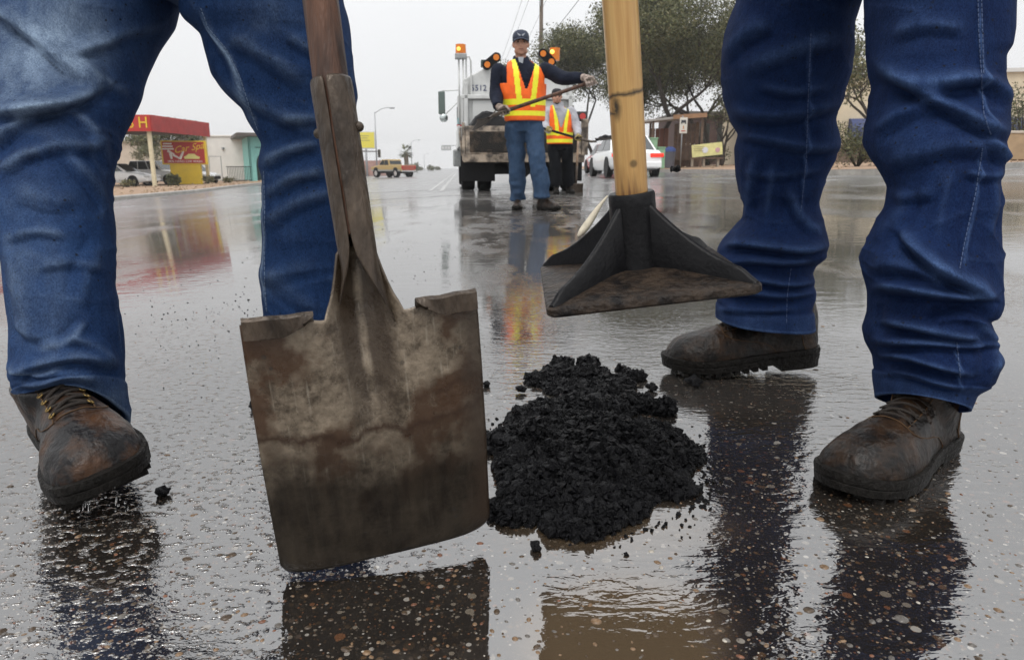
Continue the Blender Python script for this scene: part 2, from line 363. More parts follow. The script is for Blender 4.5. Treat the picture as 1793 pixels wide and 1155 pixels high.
for e_ in ((868, 402, 60, 13), (905, 381, 95, 8), (960, 352, 120, 6), (850, 432, 42, 16), (872, 478, 34, 20), (1005, 396, 36, 9), (1000, 372, 70, 7), (1000, 440, 22, 14)): dark_refl = np.maximum(dark_refl, ell(px, py, *e_, .4) * (yy > 1.2) * (y > .3))
for nm, a in (('puddle', pud), ('dark_refl', dark_refl), ('mud', np.clip(mud, 0, 1)), ('calm', calm), ('near', near), ('far', smoothstep(3.5, 22, np.abs(yy) + np.abs(x) * .5))):
    at = me.attributes.new(nm, 'FLOAT', 'POINT'); at.data.foreach_set('value', a.astype(np.float32))
road = link(bpy.data.objects.new('road', me)); tag(road, kind='structure')

# ------------------------------------------------------------------ denim legs
def interp_rows(rows, n):
    rows = np.array(rows, float); t = np.concatenate([[0], np.cumsum(np.maximum(4, np.abs(np.diff(rows[:, 1])) + np.abs(np.diff(rows[:, 3]))))]); t /= t[-1]
    u = np.linspace(0, 1, n); out = []
    for c in range(rows.shape[1]):
        v = np.interp(u, t, rows[:, c]); k = np.array([1, 2, 1.]) / 4
        for _ in range(2): v[1:-1] = np.convolve(v, k, 'valid')
        out.append(v)
    return np.stack(out, 1)
def fold_field(p2, folds):
    """height (metres) and ridge weight at photograph points p2 from hand-traced folds: (polyline, amp_mm, w_up, w_down[, fade])"""
    h = np.zeros(len(p2)); fd = np.zeros(len(p2))
    for fo in folds:
        pl, amp, wu, wdn = fo[:4]; fa = 1.5 * (fo[4] if len(fo) > 4 else .22)
        pl = np.array(pl, float)
        # smooth the traced line
        for _ in range(2):
            if len(pl) > 2:
                q = [pl[0]]
                for a, b in zip(pl[:-1], pl[1:]): q += [a * .75 + b * .25, a * .25 + b * .75]
                q.append(pl[-1]); pl = np.array(q)
        seg = np.linalg.norm(np.diff(pl, axis=0), axis=1); cum = np.concatenate([[0], np.cumsum(seg)]); T = cum[-1]
        best = np.full(len(p2), 1e9); sd = np.zeros(len(p2)); tt = np.zeros(len(p2))
        for i in range(len(pl) - 1):
            a = pl[i]; d = pl[i + 1] - a; L2 = (d * d).sum() + 1e-9
            u = np.clip(((p2 - a) @ d) / L2, 0, 1); q = a + u[:, None] * d; r = p2 - q; dist = np.sqrt((r * r).sum(1))
            s = np.sign(d[0] * r[:, 1] - d[1] * r[:, 0]); k = dist < best
            best[k] = dist[k]; sd[k] = (s * dist)[k]; tt[k] = ((cum[i] + u * seg[i]) / T)[k]
        tap = np.minimum(1, np.minimum(tt, 1 - tt) * 5 + .12)
        g = np.where(sd < 0, np.exp(-(sd / wu) ** 2), np.exp(-(sd / wdn) ** 2))
        tr = -.62 * np.exp(-np.abs(sd - 1.8 * wdn) / (.85 * wdn))
        h += amp * .0019 * tap * (g + 1.2 * tr); fd += fa * tap * np.exp(-(sd / (wu * .55)) ** 2) * (amp > 0)  # crest paling: real wear, with fold highlights painted in as well
    return h, fd
def leg_mesh(rows, folds, depth=.95, n=270, seg=180, tilt=0.0, crump=1.0, noise_amp=1.0, seed=0, depth_end=None, patches=(), hem=14):
    R = interp_rows(rows, n); V = np.zeros((n, seg, 3)); Nn = np.zeros((n, seg, 3))
    th = np.linspace(0, 2 * math.pi, seg, endpoint=False)
    want = R[:, [0, 2]].copy(); tl = tilt * np.clip((np.arange(n) / (n - 1) - .86) / .14, 0, 1) ** 1.5
    for it in range(4):
     if it:
        pr = proj(V.reshape(-1, 3)).reshape(n, seg, 2); R[:, 0] += want[:, 0] - pr[:, :, 0].min(1); R[:, 2] += want[:, 1] - pr[:, :, 0].max(1)
     for i in range(n):
        xl, yl, xr, yr, d = R[i, :5]; A = P(xl, yl, d); B = P(xr, yr, d); c = (A + B) / 2; a = (B - A).length / 2; ex = (B - A).normalized()
        ey = Vector((0, 0, 1)).cross(ex).normalized(); b = a * (depth if depth_end is None else depth + (depth_end - depth) * max(0, (i / (n - 1) - .75) / .25))
        ct, st_ = np.cos(th), np.sin(th)
        # slightly squared section so that cloth does not look like pipe
        k = 1 / (np.abs(ct) ** 2.4 + np.abs(st_) ** 2.4) ** (1 / 2.4)
        ux, uy = ct * k, st_ * k
        V[i] = np.array(c)[None] + ux[:, None] * a * np.array(ex)[None] + uy[:, None] * b * np.array(ey)[None]; V[i][:, 2] -= uy * tl[i]
        Nn[i] = ct[:, None] * np.array(ex)[None] + st_[:, None] * np.array(ey)[None]
    fl = V.reshape(-1, 3); nn = Nn.reshape(-1, 3)
    p2 = proj(fl); front = np.clip(.35 - nn[:, 1] * 1.2, 0, 1)
    h, fd = fold_field(p2, folds)
    h *= front; fd *= front
    rs = vnoise(fl * np.array([9, 9, 15]) + seed); r2 = vnoise(fl * np.array([28, 28, 36]) + seed)
    back = 1 - front
    h += noise_amp * (.0040 * rs * (.35 + back) + .0008 * r2)
    # sharp small crumples: ridged noise running round and across the leg
    q = fl + .02 * np.stack([vnoise(fl * 13 + 5), vnoise(fl * 13 + 9), vnoise(fl * 13 + 17)], 1)
    rd = (1 - np.abs(vnoise(q * np.array([8, 8, 26]) + seed * 3.1))) ** 5 + .6 * (1 - np.abs(vnoise((q @ np.array([[.8, 0, .6], [0, 1, 0], [-.6, 0, .8]])) * np.array([12, 12, 34]) + seed))) ** 5
    hm = vnoise(fl * 6 + 40 + seed); h += crump * .0032 * (rd - .35) * np.clip(.55 + hm, 0, 1); fd += .10 * np.clip(rd - .75, 0, 1)
    for (cx, cy, rx, ry, s) in patches: fd += s * np.exp(-((p2[:, 0] - cx) / rx) ** 2 - ((p2[:, 1] - cy) / ry) ** 2) * front
    # doubled hem: a proud band with a stitched groove above it
    row = np.repeat(np.arange(n), seg)
    if hem:
        k = n - 1 - row; h += .0016 * (k <= hem) - .0012 * np.exp(-((k - hem - 1.5) / 1.3) ** 2); fd += .22 * (k <= hem) * (.6 + .4 * r2) + .3 * (k <= 1)
    fl = fl + nn * h[:, None]
    vs = fl.tolist(); fs = []
    for i in range(n - 1):
        for j in range(seg): fs.append((i * seg + j, i * seg + (j + 1) % seg, (i + 1) * seg + (j + 1) % seg, (i + 1) * seg + j))
    # inside turn of the hem
    o = len(vs); last = fl[-seg:]; ln = nn[-seg:]
    for t, dz in ((.004, 0.0), (.006, .03)):
        vs += (last - ln * t + np.array([0, 0, dz])).tolist()
    b0 = (n - 1) * seg
    for j in range(seg):
        j2 = (j + 1) % seg; fs.append((b0 + j, b0 + j2, o + j2, o + j)); fs.append((o + j, o + j2, o + seg + j2, o + seg + j))
    fade_highlight = np.concatenate([fd, np.zeros(2 * seg)])
    return vs, fs, fade_highlight, fl
class Jeans:
    def __init__(s): s.v = []; s.f = []; s.a = []
    def add(s, vs, fs, fade_highlight):
        n = len(s.v); s.v += list(vs); s.f += [tuple(i + n for i in f) for f in fs]; s.a += list(fade_highlight)
    def build(s, name, m, parent):
        me = bpy.data.meshes.new(name); me.from_pydata(s.v, [], s.f); me.materials.append(m)
        bm = bmesh.new(); bm.from_mesh(me); bmesh.ops.recalc_face_normals(bm, faces=bm.faces); bm.to_mesh(me); bm.free()
        me.polygons.foreach_set('use_smooth', [True] * len(me.polygons))
        at = me.attributes.new('fade_highlight', 'FLOAT', 'POINT'); at.data.foreach_set('value', np.clip(np.array(s.a), 0, 1).astype(np.float32))
        o = link(bpy.data.objects.new(name, me), parent); s.bvh = BVHTree.FromPolygons([Vector(v) for v in s.v], s.f); s.o = o
        return o
    def hit(s, px, py):
        o = Vector((0, 0, CAMH)); d = (P(px, py, 1.) - o).normalized(); r = s.bvh.ray_cast(o, d); return r
    def seam(s, pts, parent, m, r=.0011, name='seam', dash=0, off=.0006):
        pts = np.array(pts, float); out = []
        L = np.concatenate([[0], np.cumsum(np.linalg.norm(np.diff(pts, axis=0), axis=1))]); n = int(L[-1] / 2.2)
        for u in np.linspace(0, L[-1], n):
            q = s.hit(np.interp(u, L, pts[:, 0]), np.interp(u, L, pts[:, 1]))
            out.append(q[0] + q[1] * (off if q[1].y < 0 else -off) if q[0] is not None else None)
        mb = MB(); run = []
        for i, p in enumerate(out + [None]):
            brk = p is None or (run and (p - run[-1]).length > .03) or (dash and i % (dash + 1) == dash)
            if brk:
                if len(run) > 1: mb.tube(run, r, 5)
                run = []
            if p is not None: run.append(p)
        if mb.v:
            o = mb.build(name, m, parent, True); o['kind'] = 'stuff'; return o

def own(o, root): o.matrix_parent_inverse = Matrix.Translation(root.location).inverted(); return o
# ------------------------------------------------------------------ work boots
def boot(parent, M, mleather, L=.31, W=1.0, label=None, lace=True, low=False, brass=True):
    """local frame: heel at x=0, toe at x=L, sole bottom z=0"""
    k = L / .31
    root = bpy.data.objects.new('boot', None); root.empty_display_size = .05; link(root, parent); own(root, parent); root.matrix_basis = M
    if label: root['label'] = label
    SW = [(-.002, .010), (.004, .026), (.02, .036), (.05, .039), (.10, .037), (.14, .040), (.18, .048), (.215, .053), (.25, .0525), (.28, .045), (.298, .034), (.309, .018), (.3135, .004)]
    sx_ = np.array([a for a, _ in SW]) * k; sw = np.array([b for _, b in SW]) * W * k
    off = lambda x: .006 * math.sin(min(max((x / k - .08) / .2, 0), 1) * math.pi) * k
    mb = MB(); rings = []
    prof = [(.0, .5), (.004, .10), (.02, .105), (.05, .106), (.09, .108), (.125, .103), (.155, .095), (.185, .085), (.21, .079), (.235, .0725), (.262, .068), (.283, .061), (.297, .050), (.305, .038), (.3075, .02)]
    for i in range(48):
        x = (.002 + .3045 * (i / 47) ** .97) * k
        w = float(np.interp(x, sx_, sw)) * .955; h = float(np.interp(x / k, [a for a, _ in prof], [b for _, b in prof])) * k
        if x < .02 * k: h = .10 * k
        ring = []
        for j in range(40):
            a = math.pi * j / 39; c, s = math.cos(a), math.sin(a)
            e = 2.5 if x > .2 * k else 2.15; q = 1 / (abs(c) ** e + abs(s) ** e) ** (1 / e)
            ww = w * (1 - .10 * (s * q) ** 2)
            ring.append(Vector((x, off(x) + ww * c * q, .022 * k + (h - .022 * k + .008) * s * q)))
        ring += [Vector((x, off(x) - w * .6, .02 * k)), Vector((x, off(x) + w * .6, .02 * k))]
        rings.append(ring)
    mb.rings(rings)
    sh = []
    for i in range(8):
        z = (.03 + (.112 if not low else .075) * i / 7) * k; t = i / 7
        cx = (.058 + .012 * t) * k; rx = (.058 + .012 * math.sin(t * 3)) * k; ry = (.036 + .006 * t) * W * k
        sh.append([Vector((cx + rx * math.cos(2 * math.pi * j / 24), ry * math.sin(2 * math.pi * j / 24), z)) for j in range(24)])
    mb.rings(sh)
    up = remesh(mb, .0042, 5)
    co, no = mesh_co(up); s_ = co[:, 0] / k
    cre = np.sin(co[:, 0] * 430 + 2.2 * vnoise(co * 40)) * np.exp(-((s_ - .195) / .022) ** 2) * np.maximum(0, no[:, 2])
    set_co(up, co + no * (.0005 * cre + .0014 * vnoise(co * 45) + .0008 * vnoise(co * 110))[:, None])
    upo = obj('upper', up, mleather, root)
    bv = BVHTree.FromPolygons([v.co.copy() for v in up.vertices], [tuple(p.vertices) for p in up.polygons])
    def surf(x, ang, lift=.0008):
        # point on the upper: station x, angle round the section (0 = right side, 90 = top)
        c = Vector((x * k, off(x * k), .03 * k)); a = math.radians(ang); d = Vector((0, math.cos(a), math.sin(a))); r = bv.ray_cast(c + d * .3, -d)
        return r[0] + d * lift if r[0] is not None else c + d * .05
    # sole: welt, midsole, heel block, tread
    so_ = MB(); outline = [(float(x), float(w)) for x, w in zip(np.interp(np.linspace(0, 1, 40), np.linspace(0, 1, len(sx_)), sx_), np.interp(np.linspace(0, 1, 40), np.linspace(0, 1, len(sw)), sw))]
    def loop(z, grow, spring=True):
        o = []
        for x, w in outline: o.append((x, off(x) + (w * 1.0 + grow)))
        for x, w in reversed(outline): o.append((x, off(x) - (w + grow)))
        cx = .15 * k
        return [Vector((cx + (x - cx) * (1 + grow / .16), y, z + (.010 * k * max(0, (x / k - .22) / .09) ** 2 if spring else 0))) for x, y in o]
    so_.rings([loop(.004 * k, -.003), loop(.006 * k, .001), loop(.016 * k, .002), loop(.0175 * k, .0008), loop(.019 * k, .0022), loop(.026 * k, .003), loop(.030 * k, .0022), loop(.0305 * k, -.004)])
    hb = [(x, w) for x, w in outline if x < .088 * k]
    def hl(z, g): return [Vector((x, off(x) + w + g, z)) for x, w in hb] + [Vector((x, off(x) - w - g, z)) for x, w in reversed(hb)]
    so_.rings([hl(-.010 * k, -.002), hl(.006 * k, .0005)])
    for i in range(9):
        x = (.12 + .02 * i) * k; w = float(np.interp(x, sx_, sw)); zz = .010 * k * max(0, (x / k - .22) / .09) ** 2
        for s in (-1, 1): so_.box((x, off(x) + s * w * .58, zz + .0005), (.011 * k, w * .78, .008))
    slo = so_.build('sole', M_SOLE, root, 40)
    # stitched seams and overlay edges
    def sew(pts, r, smooth=True):
        q = []
        for a, b in zip(pts[:-1], pts[1:]): q += [a, (a + b) / 2]
        MB().tube(q + [pts[-1]], r, 6).build('stitching', M_LACE2, root, True)
    for s in (0, 1):
        A = (lambda a: a) if s == 0 else (lambda a: 180 - a)
        sew([surf(x, A(a)) for x, a in ((.200, 64), (.197, 55), (.185, 46), (.165, 40), (.135, 36), (.118, 30), (.105, 20), (.098, 8), (.095, -4))], .0007)
        sew([surf(x, A(a)) for x, a in ((.200, 64), (.185, 66), (.165, 68), (.145, 70), (.125, 72), (.105, 73))], .0008)
        sew([surf(x, A(a)) for x, a in ((.035, 0), (.04, 20), (.045, 45), (.05, 62))], .0009)
    sew([surf(.200, a) for a in range(64, 117, 6)], .0008)
    if lace:
        lc = MB()
        st = [.186, .168, .149, .130]
        Lp = [surf(x, 68 + i * 1.5, .002) for i, x in enumerate(st)]; Rp = [surf(x, 112 - i * 1.5, .002) for i, x in enumerate(st)]
        for i in range(4):
            for q in (Lp[i], Rp[i]):
                n = (q - Vector((q.x - .01, 0, .06))).normalized()
                MB().tube([q + n * .0005 + (Vector((1, 0, 0)) * math.cos(t) + n.cross(Vector((1, 0, 0))).normalized() * math.sin(t)) * .0042 for t in np.linspace(0, 2 * math.pi, 11)], .0013, 5).build('eyelet', M_BRASS if brass else M_LACE, root, True)
        def arc(a, b, up_=.007, sag=0.0):
            return [a + (b - a) * t + Vector((.25, 0, 1)).normalized() * up_ * math.sin(math.pi * t) + Vector((sag, 0, 0)) * math.sin(math.pi * t) for t in np.linspace(0, 1, 9)]
        for i in range(3):
            lc.tube(arc(Lp[i], Rp[i + 1]), .0023, 6); lc.tube(arc(Rp[i], Lp[i + 1], .010), .0023, 6)
        lc.tube(arc(Lp[0], Rp[0], .006), .0023, 6)
        lc.build('lace', M_LACE, root, True)
    return root
def frame(origin, yaw, pitch=0.0, roll=0.0):
    """boot frame: yaw = heading of the toe (radians, from +x), pitch > 0 lifts the heel"""
    return Matrix.Translation(origin) @ Matrix.Rotation(yaw, 4, 'Z') @ Matrix.Rotation(pitch, 4, 'Y') @ Matrix.Rotation(roll, 4, 'X')
# ------------------------------------------------------------------ foreground worker in faded jeans (shovel)
LA = [(-10, -240, 290, -240, 1.26), (-70, -70, 316, -70, 1.22), (-66, 0, 314, 0, 1.20), (-64, 40, 306, 35, 1.18), (-62, 85, 281, 80, 1.16), (-58, 146, 251, 146, 1.10), (-52, 195, 236, 191, 1.06), (-46, 251, 216, 251, 1.02),
      (-38, 301, 203, 301, .985), (-28, 352, 202, 352, .965), (-17, 402, 206, 402, .95), (-6, 455, 207, 452, .935), (2, 505, 208, 502, .92), (9, 560, 211, 545, .91), (13, 610, 216, 580, .90), (13, 660, 224, 625, .893), (20, 695, 225, 663, .888), (33, 722, 222, 690, .885), (42, 746, 219, 712, .883)]
FA = [([(-20, 5), (60, 62), (125, 120), (175, 155), (186, 150)], 9, 24, 9, .25), ([(-20, 200), (40, 192), (110, 185), (180, 154)], 11, 18, 9, .35),
      ([(-20, 262), (20, 222), (60, 190), (110, 183)], 7, 14, 9, .25), ([(120, 88), (170, 82), (230, 55), (300, 48)], 5, 16, 9, .1), ([(125, 95), (185, 145), (230, 168)], 4, 12, 10, .2),
      ([(120, 190), (150, 210), (178, 250), (200, 300)], 5, 12, 10, .15), ([(60, 262), (110, 250), (170, 255), (185, 262)], 5, 14, 12, .12), ([(115, 265), (160, 310), (190, 350), (204, 375)], 5, 14, 9, .12),
      ([(0, 300), (40, 270), (75, 262)], 5, 14, 10), ([(30, 330), (90, 350), (140, 345)], 3, 20, 16, .05), ([(10, 420), (40, 520), (50, 600)], 3, 18, 14, .08), ([(190, 420), (150, 480), (140, 540)], 2.5, 16, 16, .05),
      ([(15, 655), (80, 632), (150, 622), (190, 640), (222, 632)], 7, 16, 8, .12), ([(25, 668), (70, 676), (120, 655), (170, 668)], 4, 9, 7, .1), ([(120, 590), (170, 605), (205, 640)], 4, 12, 9, .08), ([(20, 560), (60, 590), (110, 600)], 3, 14, 10, .05)]
LB = [(325, -240, 590, -240, 1.32), (312, -70, 598, -70, 1.30), (314, 0, 603, 0, 1.29), (316, 38, 613, 40, 1.285), (352, 65, 617, 70, 1.28), (362, 100, 620, 105, 1.275), (372, 136, 622, 138, 1.27), (392, 166, 623, 170, 1.265), (414, 193, 624, 196, 1.26), (440, 226, 625, 228, 1.255), (457, 252, 628, 252, 1.25), (452, 291, 630, 285, 1.25), (459, 321, 628, 320, 1.25), (456, 367, 624, 366, 1.25), (458, 427, 618, 425, 1.25), (455, 477, 616, 477, 1.25), (459, 548, 618, 548, 1.25), (463, 620, 622, 620, 1.25), (462, 690, 624, 690, 1.25), (466, 735, 622, 738, 1.25)]
FA += [([(206, 400), (204, 440), (204, 500), (207, 560), (214, 620)], 1.2, 4, 4, .3), ([(20, 640), (60, 660), (110, 645)], 4, 8, 6, .2), ([(150, 560), (120, 600), (60, 612)], 3, 10, 8, .15), ([(5, 420), (60, 400), (120, 412)], 3, 12, 9, .15), ([(60, 470), (120, 455), (190, 470)], 2.5, 12, 9, .1)]
FB = [([(352, 15), (365, 50), (395, 85), (418, 130), (438, 190), (452, 230)], 1.3, 4, 4, .4), ([(462, 300), (464, 360), (463, 430), (464, 500), (467, 545)], 1.3, 4, 4, .4), ([(500, 60), (545, 90), (600, 100)], 4, 14, 9, .15), ([(480, 215), (540, 205), (610, 215)], 4, 14, 9, .15), ([(352, 15), (375, 60), (410, 120), (430, 190), (448, 235)], 3, 8, 8, .2), ([(400, 60), (470, 100), (540, 150)], 5, 22, 14, .1), ([(460, 290), (500, 262), (560, 250)], 6, 14, 9, .2), ([(465, 345), (510, 310), (570, 298)], 5, 16, 10, .15), ([(460, 395), (520, 350), (590, 335)], 4, 16, 12, .1),
      ([(380, 140), (430, 175), (500, 205), (560, 230)], 4, 20, 12, .1), ([(470, 470), (520, 520), (560, 545)], 3, 20, 14, .05), ([(460, 500), (500, 470), (560, 460)], 2.5, 20, 14, .05)]
p1 = thing('person', 'worker in faded splattered blue jeans, one brown boot lifted, holding the square shovel', 'person', (-.42, 1.1, gz(-.42)))
J = Jeans()
LA = [(*r[:4], r[4] + .075) for r in LA]
v, f, a, _ = leg_mesh(LA, FA, .98, tilt=.060, patches=((95, 60, 95, 80, .75), (40, 125, 70, 60, .45), (90, 520, 35, 120, .14), (30, 480, 30, 120, .16), (60, 340, 60, 40, .10))); J.add(v, f, a)
v, f, a, _ = leg_mesh(LB, FB, .92, seed=5, patches=((470, 20, 60, 40, .12),)); J.add(v, f, a)
def hips(J, rows, n=40, seg=72):
    vs = []; fs = []
    R = np.array(rows, float); u = np.linspace(0, 1, n); t = np.linspace(0, 1, len(rows)); R = np.stack([np.interp(u, t, R[:, c]) for c in range(R.shape[1])], 1)
    for cx, cy, cz, rx, ry, yaw in R:
        for j in range(seg):
            a = 2 * math.pi * j / seg; c, s = math.cos(a), math.sin(a); w = Matrix.Rotation(yaw, 2) @ Vector((rx * c, ry * s))
            p = Vector((cx + w.x, cy + w.y, cz)); k = 1 + .03 * noise.noise(p * 9); vs.append((cx + w.x * k, cy + w.y * k, cz))
    for i in range(n - 1):
        for j in range(seg): fs.append((i * seg + j, i * seg + (j + 1) % seg, (i + 1) * seg + (j + 1) % seg, (i + 1) * seg + j))
    fs.append(tuple(range(seg))); J.add(vs, fs, [.05] * len(vs))
c0 = P(300, 30, 1.25)
hips(J, [(c0.x - .02, 1.26, c0.z + .03, .10, .07, 0), (c0.x - .02, 1.25, c0.z + .08, .19, .13, 0), (c0.x - .01, 1.25, c0.z + .15, .215, .145, 0), (c0.x, 1.26, c0.z + .28, .20, .135, 0), (c0.x, 1.26, c0.z + .36, .185, .125, 0)])
jo = own(J.build('jeans', M_DENIM_A, p1), p1)
for pts in ([(352, 15), (365, 50), (395, 85), (418, 130), (438, 190), (452, 230)], [(462, 300), (464, 360), (463, 430), (464, 500), (467, 545)], [(206, 400), (204, 440), (204, 500), (207, 560), (214, 620)]):
    J.seam(pts, jo, M_THREAD, .0007, dash=3)
# boots
ba = frame(P(118, 812, .97) + Vector((0, 0, 0)), 0, 0, 0)
tA = P(196, 865, .80)
yawA = math.radians(-62)
MA = frame(Vector((-.683, 1.020, .046)), math.radians(-49), math.radians(2), math.radians(12))
b1 = boot(p1, MA, M_LEATHER2, .30, 1.18, 'wet tan-brown boot with brass eyelets, lifted off the road', low=True)
MBt = frame(Vector((-.415, 1.36, .012)), math.radians(-80))
b2 = boot(p1, MBt, M_LEATHER2, .30, 1.03)

# ------------------------------------------------------------------ foreground worker in dark jeans (tamper)
LC = [(1335, -230, 1550, -230, 1.30), (1300, -70, 1530, -70, 1.36), (1286, 0, 1514, 0, 1.38), (1268, 54, 1496, 48, 1.39), (1261, 107, 1497, 92, 1.40), (1263, 140, 1493, 129, 1.41), (1266, 170, 1482, 161, 1.42), (1278, 209, 1466, 213, 1.43), (1292, 233, 1472, 248, 1.44), (1285, 260, 1466, 277, 1.45), (1289, 306, 1446, 312, 1.46), (1300, 360, 1434, 354, 1.465), (1297, 385, 1442, 386, 1.465), (1272, 415, 1452, 420, 1.465), (1257, 438, 1450, 447, 1.465), (1256, 455, 1430, 461, 1.465), (1262, 475, 1424, 474, 1.465), (1258, 492, 1428, 495, 1.465), (1264, 512, 1430, 512, 1.465), (1257, 530, 1423, 533, 1.465), (1254, 545, 1425, 552, 1.465), (1255, 560, 1427, 571, 1.465)]
FC = [([(1262, 100), (1300, 60), (1350, 40)], 6, 20, 12, .15), ([(1275, 190), (1340, 210), (1420, 195), (1470, 180)], 7, 16, 9, .1), ([(1290, 235), (1350, 245), (1420, 262), (1470, 255)], 8, 14, 8, .12), ([(1300, 120), (1380, 90), (1470, 60)], 4, 22, 14), ([(1300, 385), (1310, 330), (1322, 270)], 3, 10, 10, .2), ([(1340, 380), (1350, 330), (1352, 285)], 2.5, 9, 9, .15),
      ([(1258, 432), (1290, 425), (1340, 430), (1400, 440), (1450, 430)], 10, 14, 7, .2), ([(1262, 465), (1310, 455), (1370, 462), (1425, 455)], 7, 9, 6, .15), ([(1260, 490), (1320, 487), (1380, 500), (1428, 492)], 8, 9, 6, .15), ([(1262, 515), (1310, 512), (1370, 520), (1428, 510)], 6, 8, 6, .1), ([(1256, 538), (1320, 545), (1390, 540)], 4, 8, 6, .1), ([(1380, 330), (1400, 380), (1440, 410)], 4, 12, 9)]
LD = [(1500, -240, 1765, -240, 1.12), (1512, -70, 1785, -70, 1.08), (1510, 0, 1783, 0, 1.06), (1513, 54, 1781, 60, 1.05), (1516, 95, 1776, 88, 1.04), (1517, 107, 1764, 104, 1.035), (1521, 150, 1763, 158, 1.03), (1514, 215, 1772, 199, 1.02), (1514, 247, 1766, 244, 1.01), (1530, 284, 1760, 270, 1.0), (1549, 327, 1759, 333, .99), (1547, 365, 1758, 385, .985), (1528, 408, 1756, 430, .98), (1508, 451, 1758, 480, .975), (1505, 483, 1760, 530, .972), (1511, 505, 1752, 549, .97), (1514, 514, 1737, 553, .97), (1519, 540, 1740, 569, .968), (1521, 560, 1736, 580, .966), (1513, 585, 1746, 598, .965), (1517, 608, 1753, 622, .964), (1530, 630, 1750, 648, .962), (1532, 650, 1742, 668, .96), (1532, 668, 1712, 690, .958), (1533, 690, 1700, 722, .955)]
FD = [([(1515, 105), (1560, 130), (1610, 145), (1660, 140), (1720, 130)], 7, 22, 16, .25), ([(1560, 130), (1620, 165), (1680, 195), (1730, 225), (1765, 230)], 9, 18, 10, .22), ([(1640, 150), (1690, 140), (1735, 140), (1770, 180)], 6, 14, 9, .15), ([(1520, 235), (1560, 205), (1610, 180), (1650, 172)], 6, 12, 14, .1), ([(1540, 290), (1600, 270), (1680, 250), (1760, 262)], 5, 24, 14, .1), ([(1730, 240), (1750, 265), (1762, 285)], 5, 10, 8),
      ([(1520, 405), (1560, 395), (1580, 360), (1575, 330)], 3, 14, 14, .15), ([(1575, 400), (1600, 430), (1650, 475), (1710, 505), (1735, 520)], 11, 20, 9, .3), ([(1508, 470), (1560, 462), (1620, 475), (1680, 500)], 6, 26, 10, .1), ([(1515, 505), (1560, 503), (1640, 515), (1710, 522), (1740, 515)], 10, 10, 8, .25), ([(1620, 560), (1640, 542), (1700, 540), (1736, 555)], -8, 10, 9, 0), ([(1530, 560), (1600, 572), (1660, 585), (1725, 592)], 9, 12, 7, .25),
      ([(1515, 592), (1560, 600), (1620, 598), (1700, 606), (1750, 600)], 7, 9, 7, .2), ([(1530, 626), (1580, 622), (1640, 640), (1700, 655)], 8, 8, 6, .2), ([(1532, 655), (1580, 650), (1640, 668), (1690, 680)], 6, 7, 6, .15), ([(1540, 530), (1545, 560), (1548, 580)], -4, 8, 8, 0), ([(1700, 560), (1735, 585), (1752, 620), (1735, 660)], 4, 10, 10), ([(1640, 420), (1650, 360), (1665, 300)], 2, 10, 10, .08), ([(1730, 420), (1740, 350), (1742, 300)], 3, 9, 9, .1)]
FD += [([(1715, 0), (1717, 60), (1720, 130), (1724, 200), (1737, 235)], 1.4, 5, 5, .3), ([(1722, 260), (1710, 340), (1692, 420), (1682, 470)], 1.4, 5, 5, .3), ([(1675, 600), (1678, 630), (1682, 690)], 1.2, 4, 4, .3), ([(1560, 60), (1620, 40), (1690, 50)], 4, 16, 12, .15), ([(1530, 330), (1580, 345), (1640, 335)], 3, 14, 10, .1), ([(1690, 300), (1730, 310), (1758, 300)], 3, 10, 8, .12)]
FC += [([(1421, 40), (1416, 180), (1412, 280), (1402, 370)], 1.4, 4, 4, .3), ([(1330, 150), (1390, 165), (1450, 150)], 4, 12, 9, .15), ([(1300, 300), (1360, 310), (1440, 295)], 3, 10, 8, .1)]
p2 = thing('person', 'worker in dark blue bunched jeans and muddy brown boots, holding the tamper', 'person', (.62, 1.2, 0))
J2 = Jeans()
v, f, a, _ = leg_mesh(LC, FC, 1.0, seed=9, hem=9); J2.add(v, f, a)
LD = [(*r[:4], r[4] + .05) for r in LD]
v, f, a, _ = leg_mesh(LD, FD, .95, n=330, tilt=.026, depth_end=1.28, seed=3, patches=((1600, 40, 80, 60, .10), (1590, 240, 50, 60, .08)), hem=15); J2.add(v, f, a)
hc = Vector((.585, 1.23, .80))
hips(J2, [(hc.x, hc.y, .72, .08, .12, 0), (hc.x, hc.y, .77, .14, .20, 0), (hc.x, hc.y, .85, .155, .22, 0), (hc.x - .01, hc.y, .97, .14, .20, 0), (hc.x - .03, hc.y, 1.05, .13, .19, 0)])
jo2 = own(J2.build('jeans', M_DENIM_B, p2), p2)
M_THREAD2 = mat('dark_denim_thread', (.055, .085, .17), .8)
for pts in ([(1712, 0), (1714, 60), (1718, 130), (1722, 200), (1735, 235)], [(1718, 0), (1722, 130)], [(1720, 260), (1708, 340), (1690, 420), (1680, 470)], [(1675, 600), (1678, 630), (1682, 660)], [(1420, 60), (1415, 180), (1412, 280), (1402, 370)], [(1385, 470), (1378, 520), (1377, 565)]):
    J2.seam(pts, jo2, M_THREAD2, .0007, dash=3)
MD = frame(Vector((.684, 1.066, -.002)), math.radians(-142))
b3 = boot(p2, MD, M_LEATHER, .32, 1.05, brass=False)
MC = frame(Vector((.652, 1.475, .030)), math.radians(180 + 3), math.radians(5))
b4 = boot(p2, MC, M_LEATHER, .325, 1.04, brass=False)
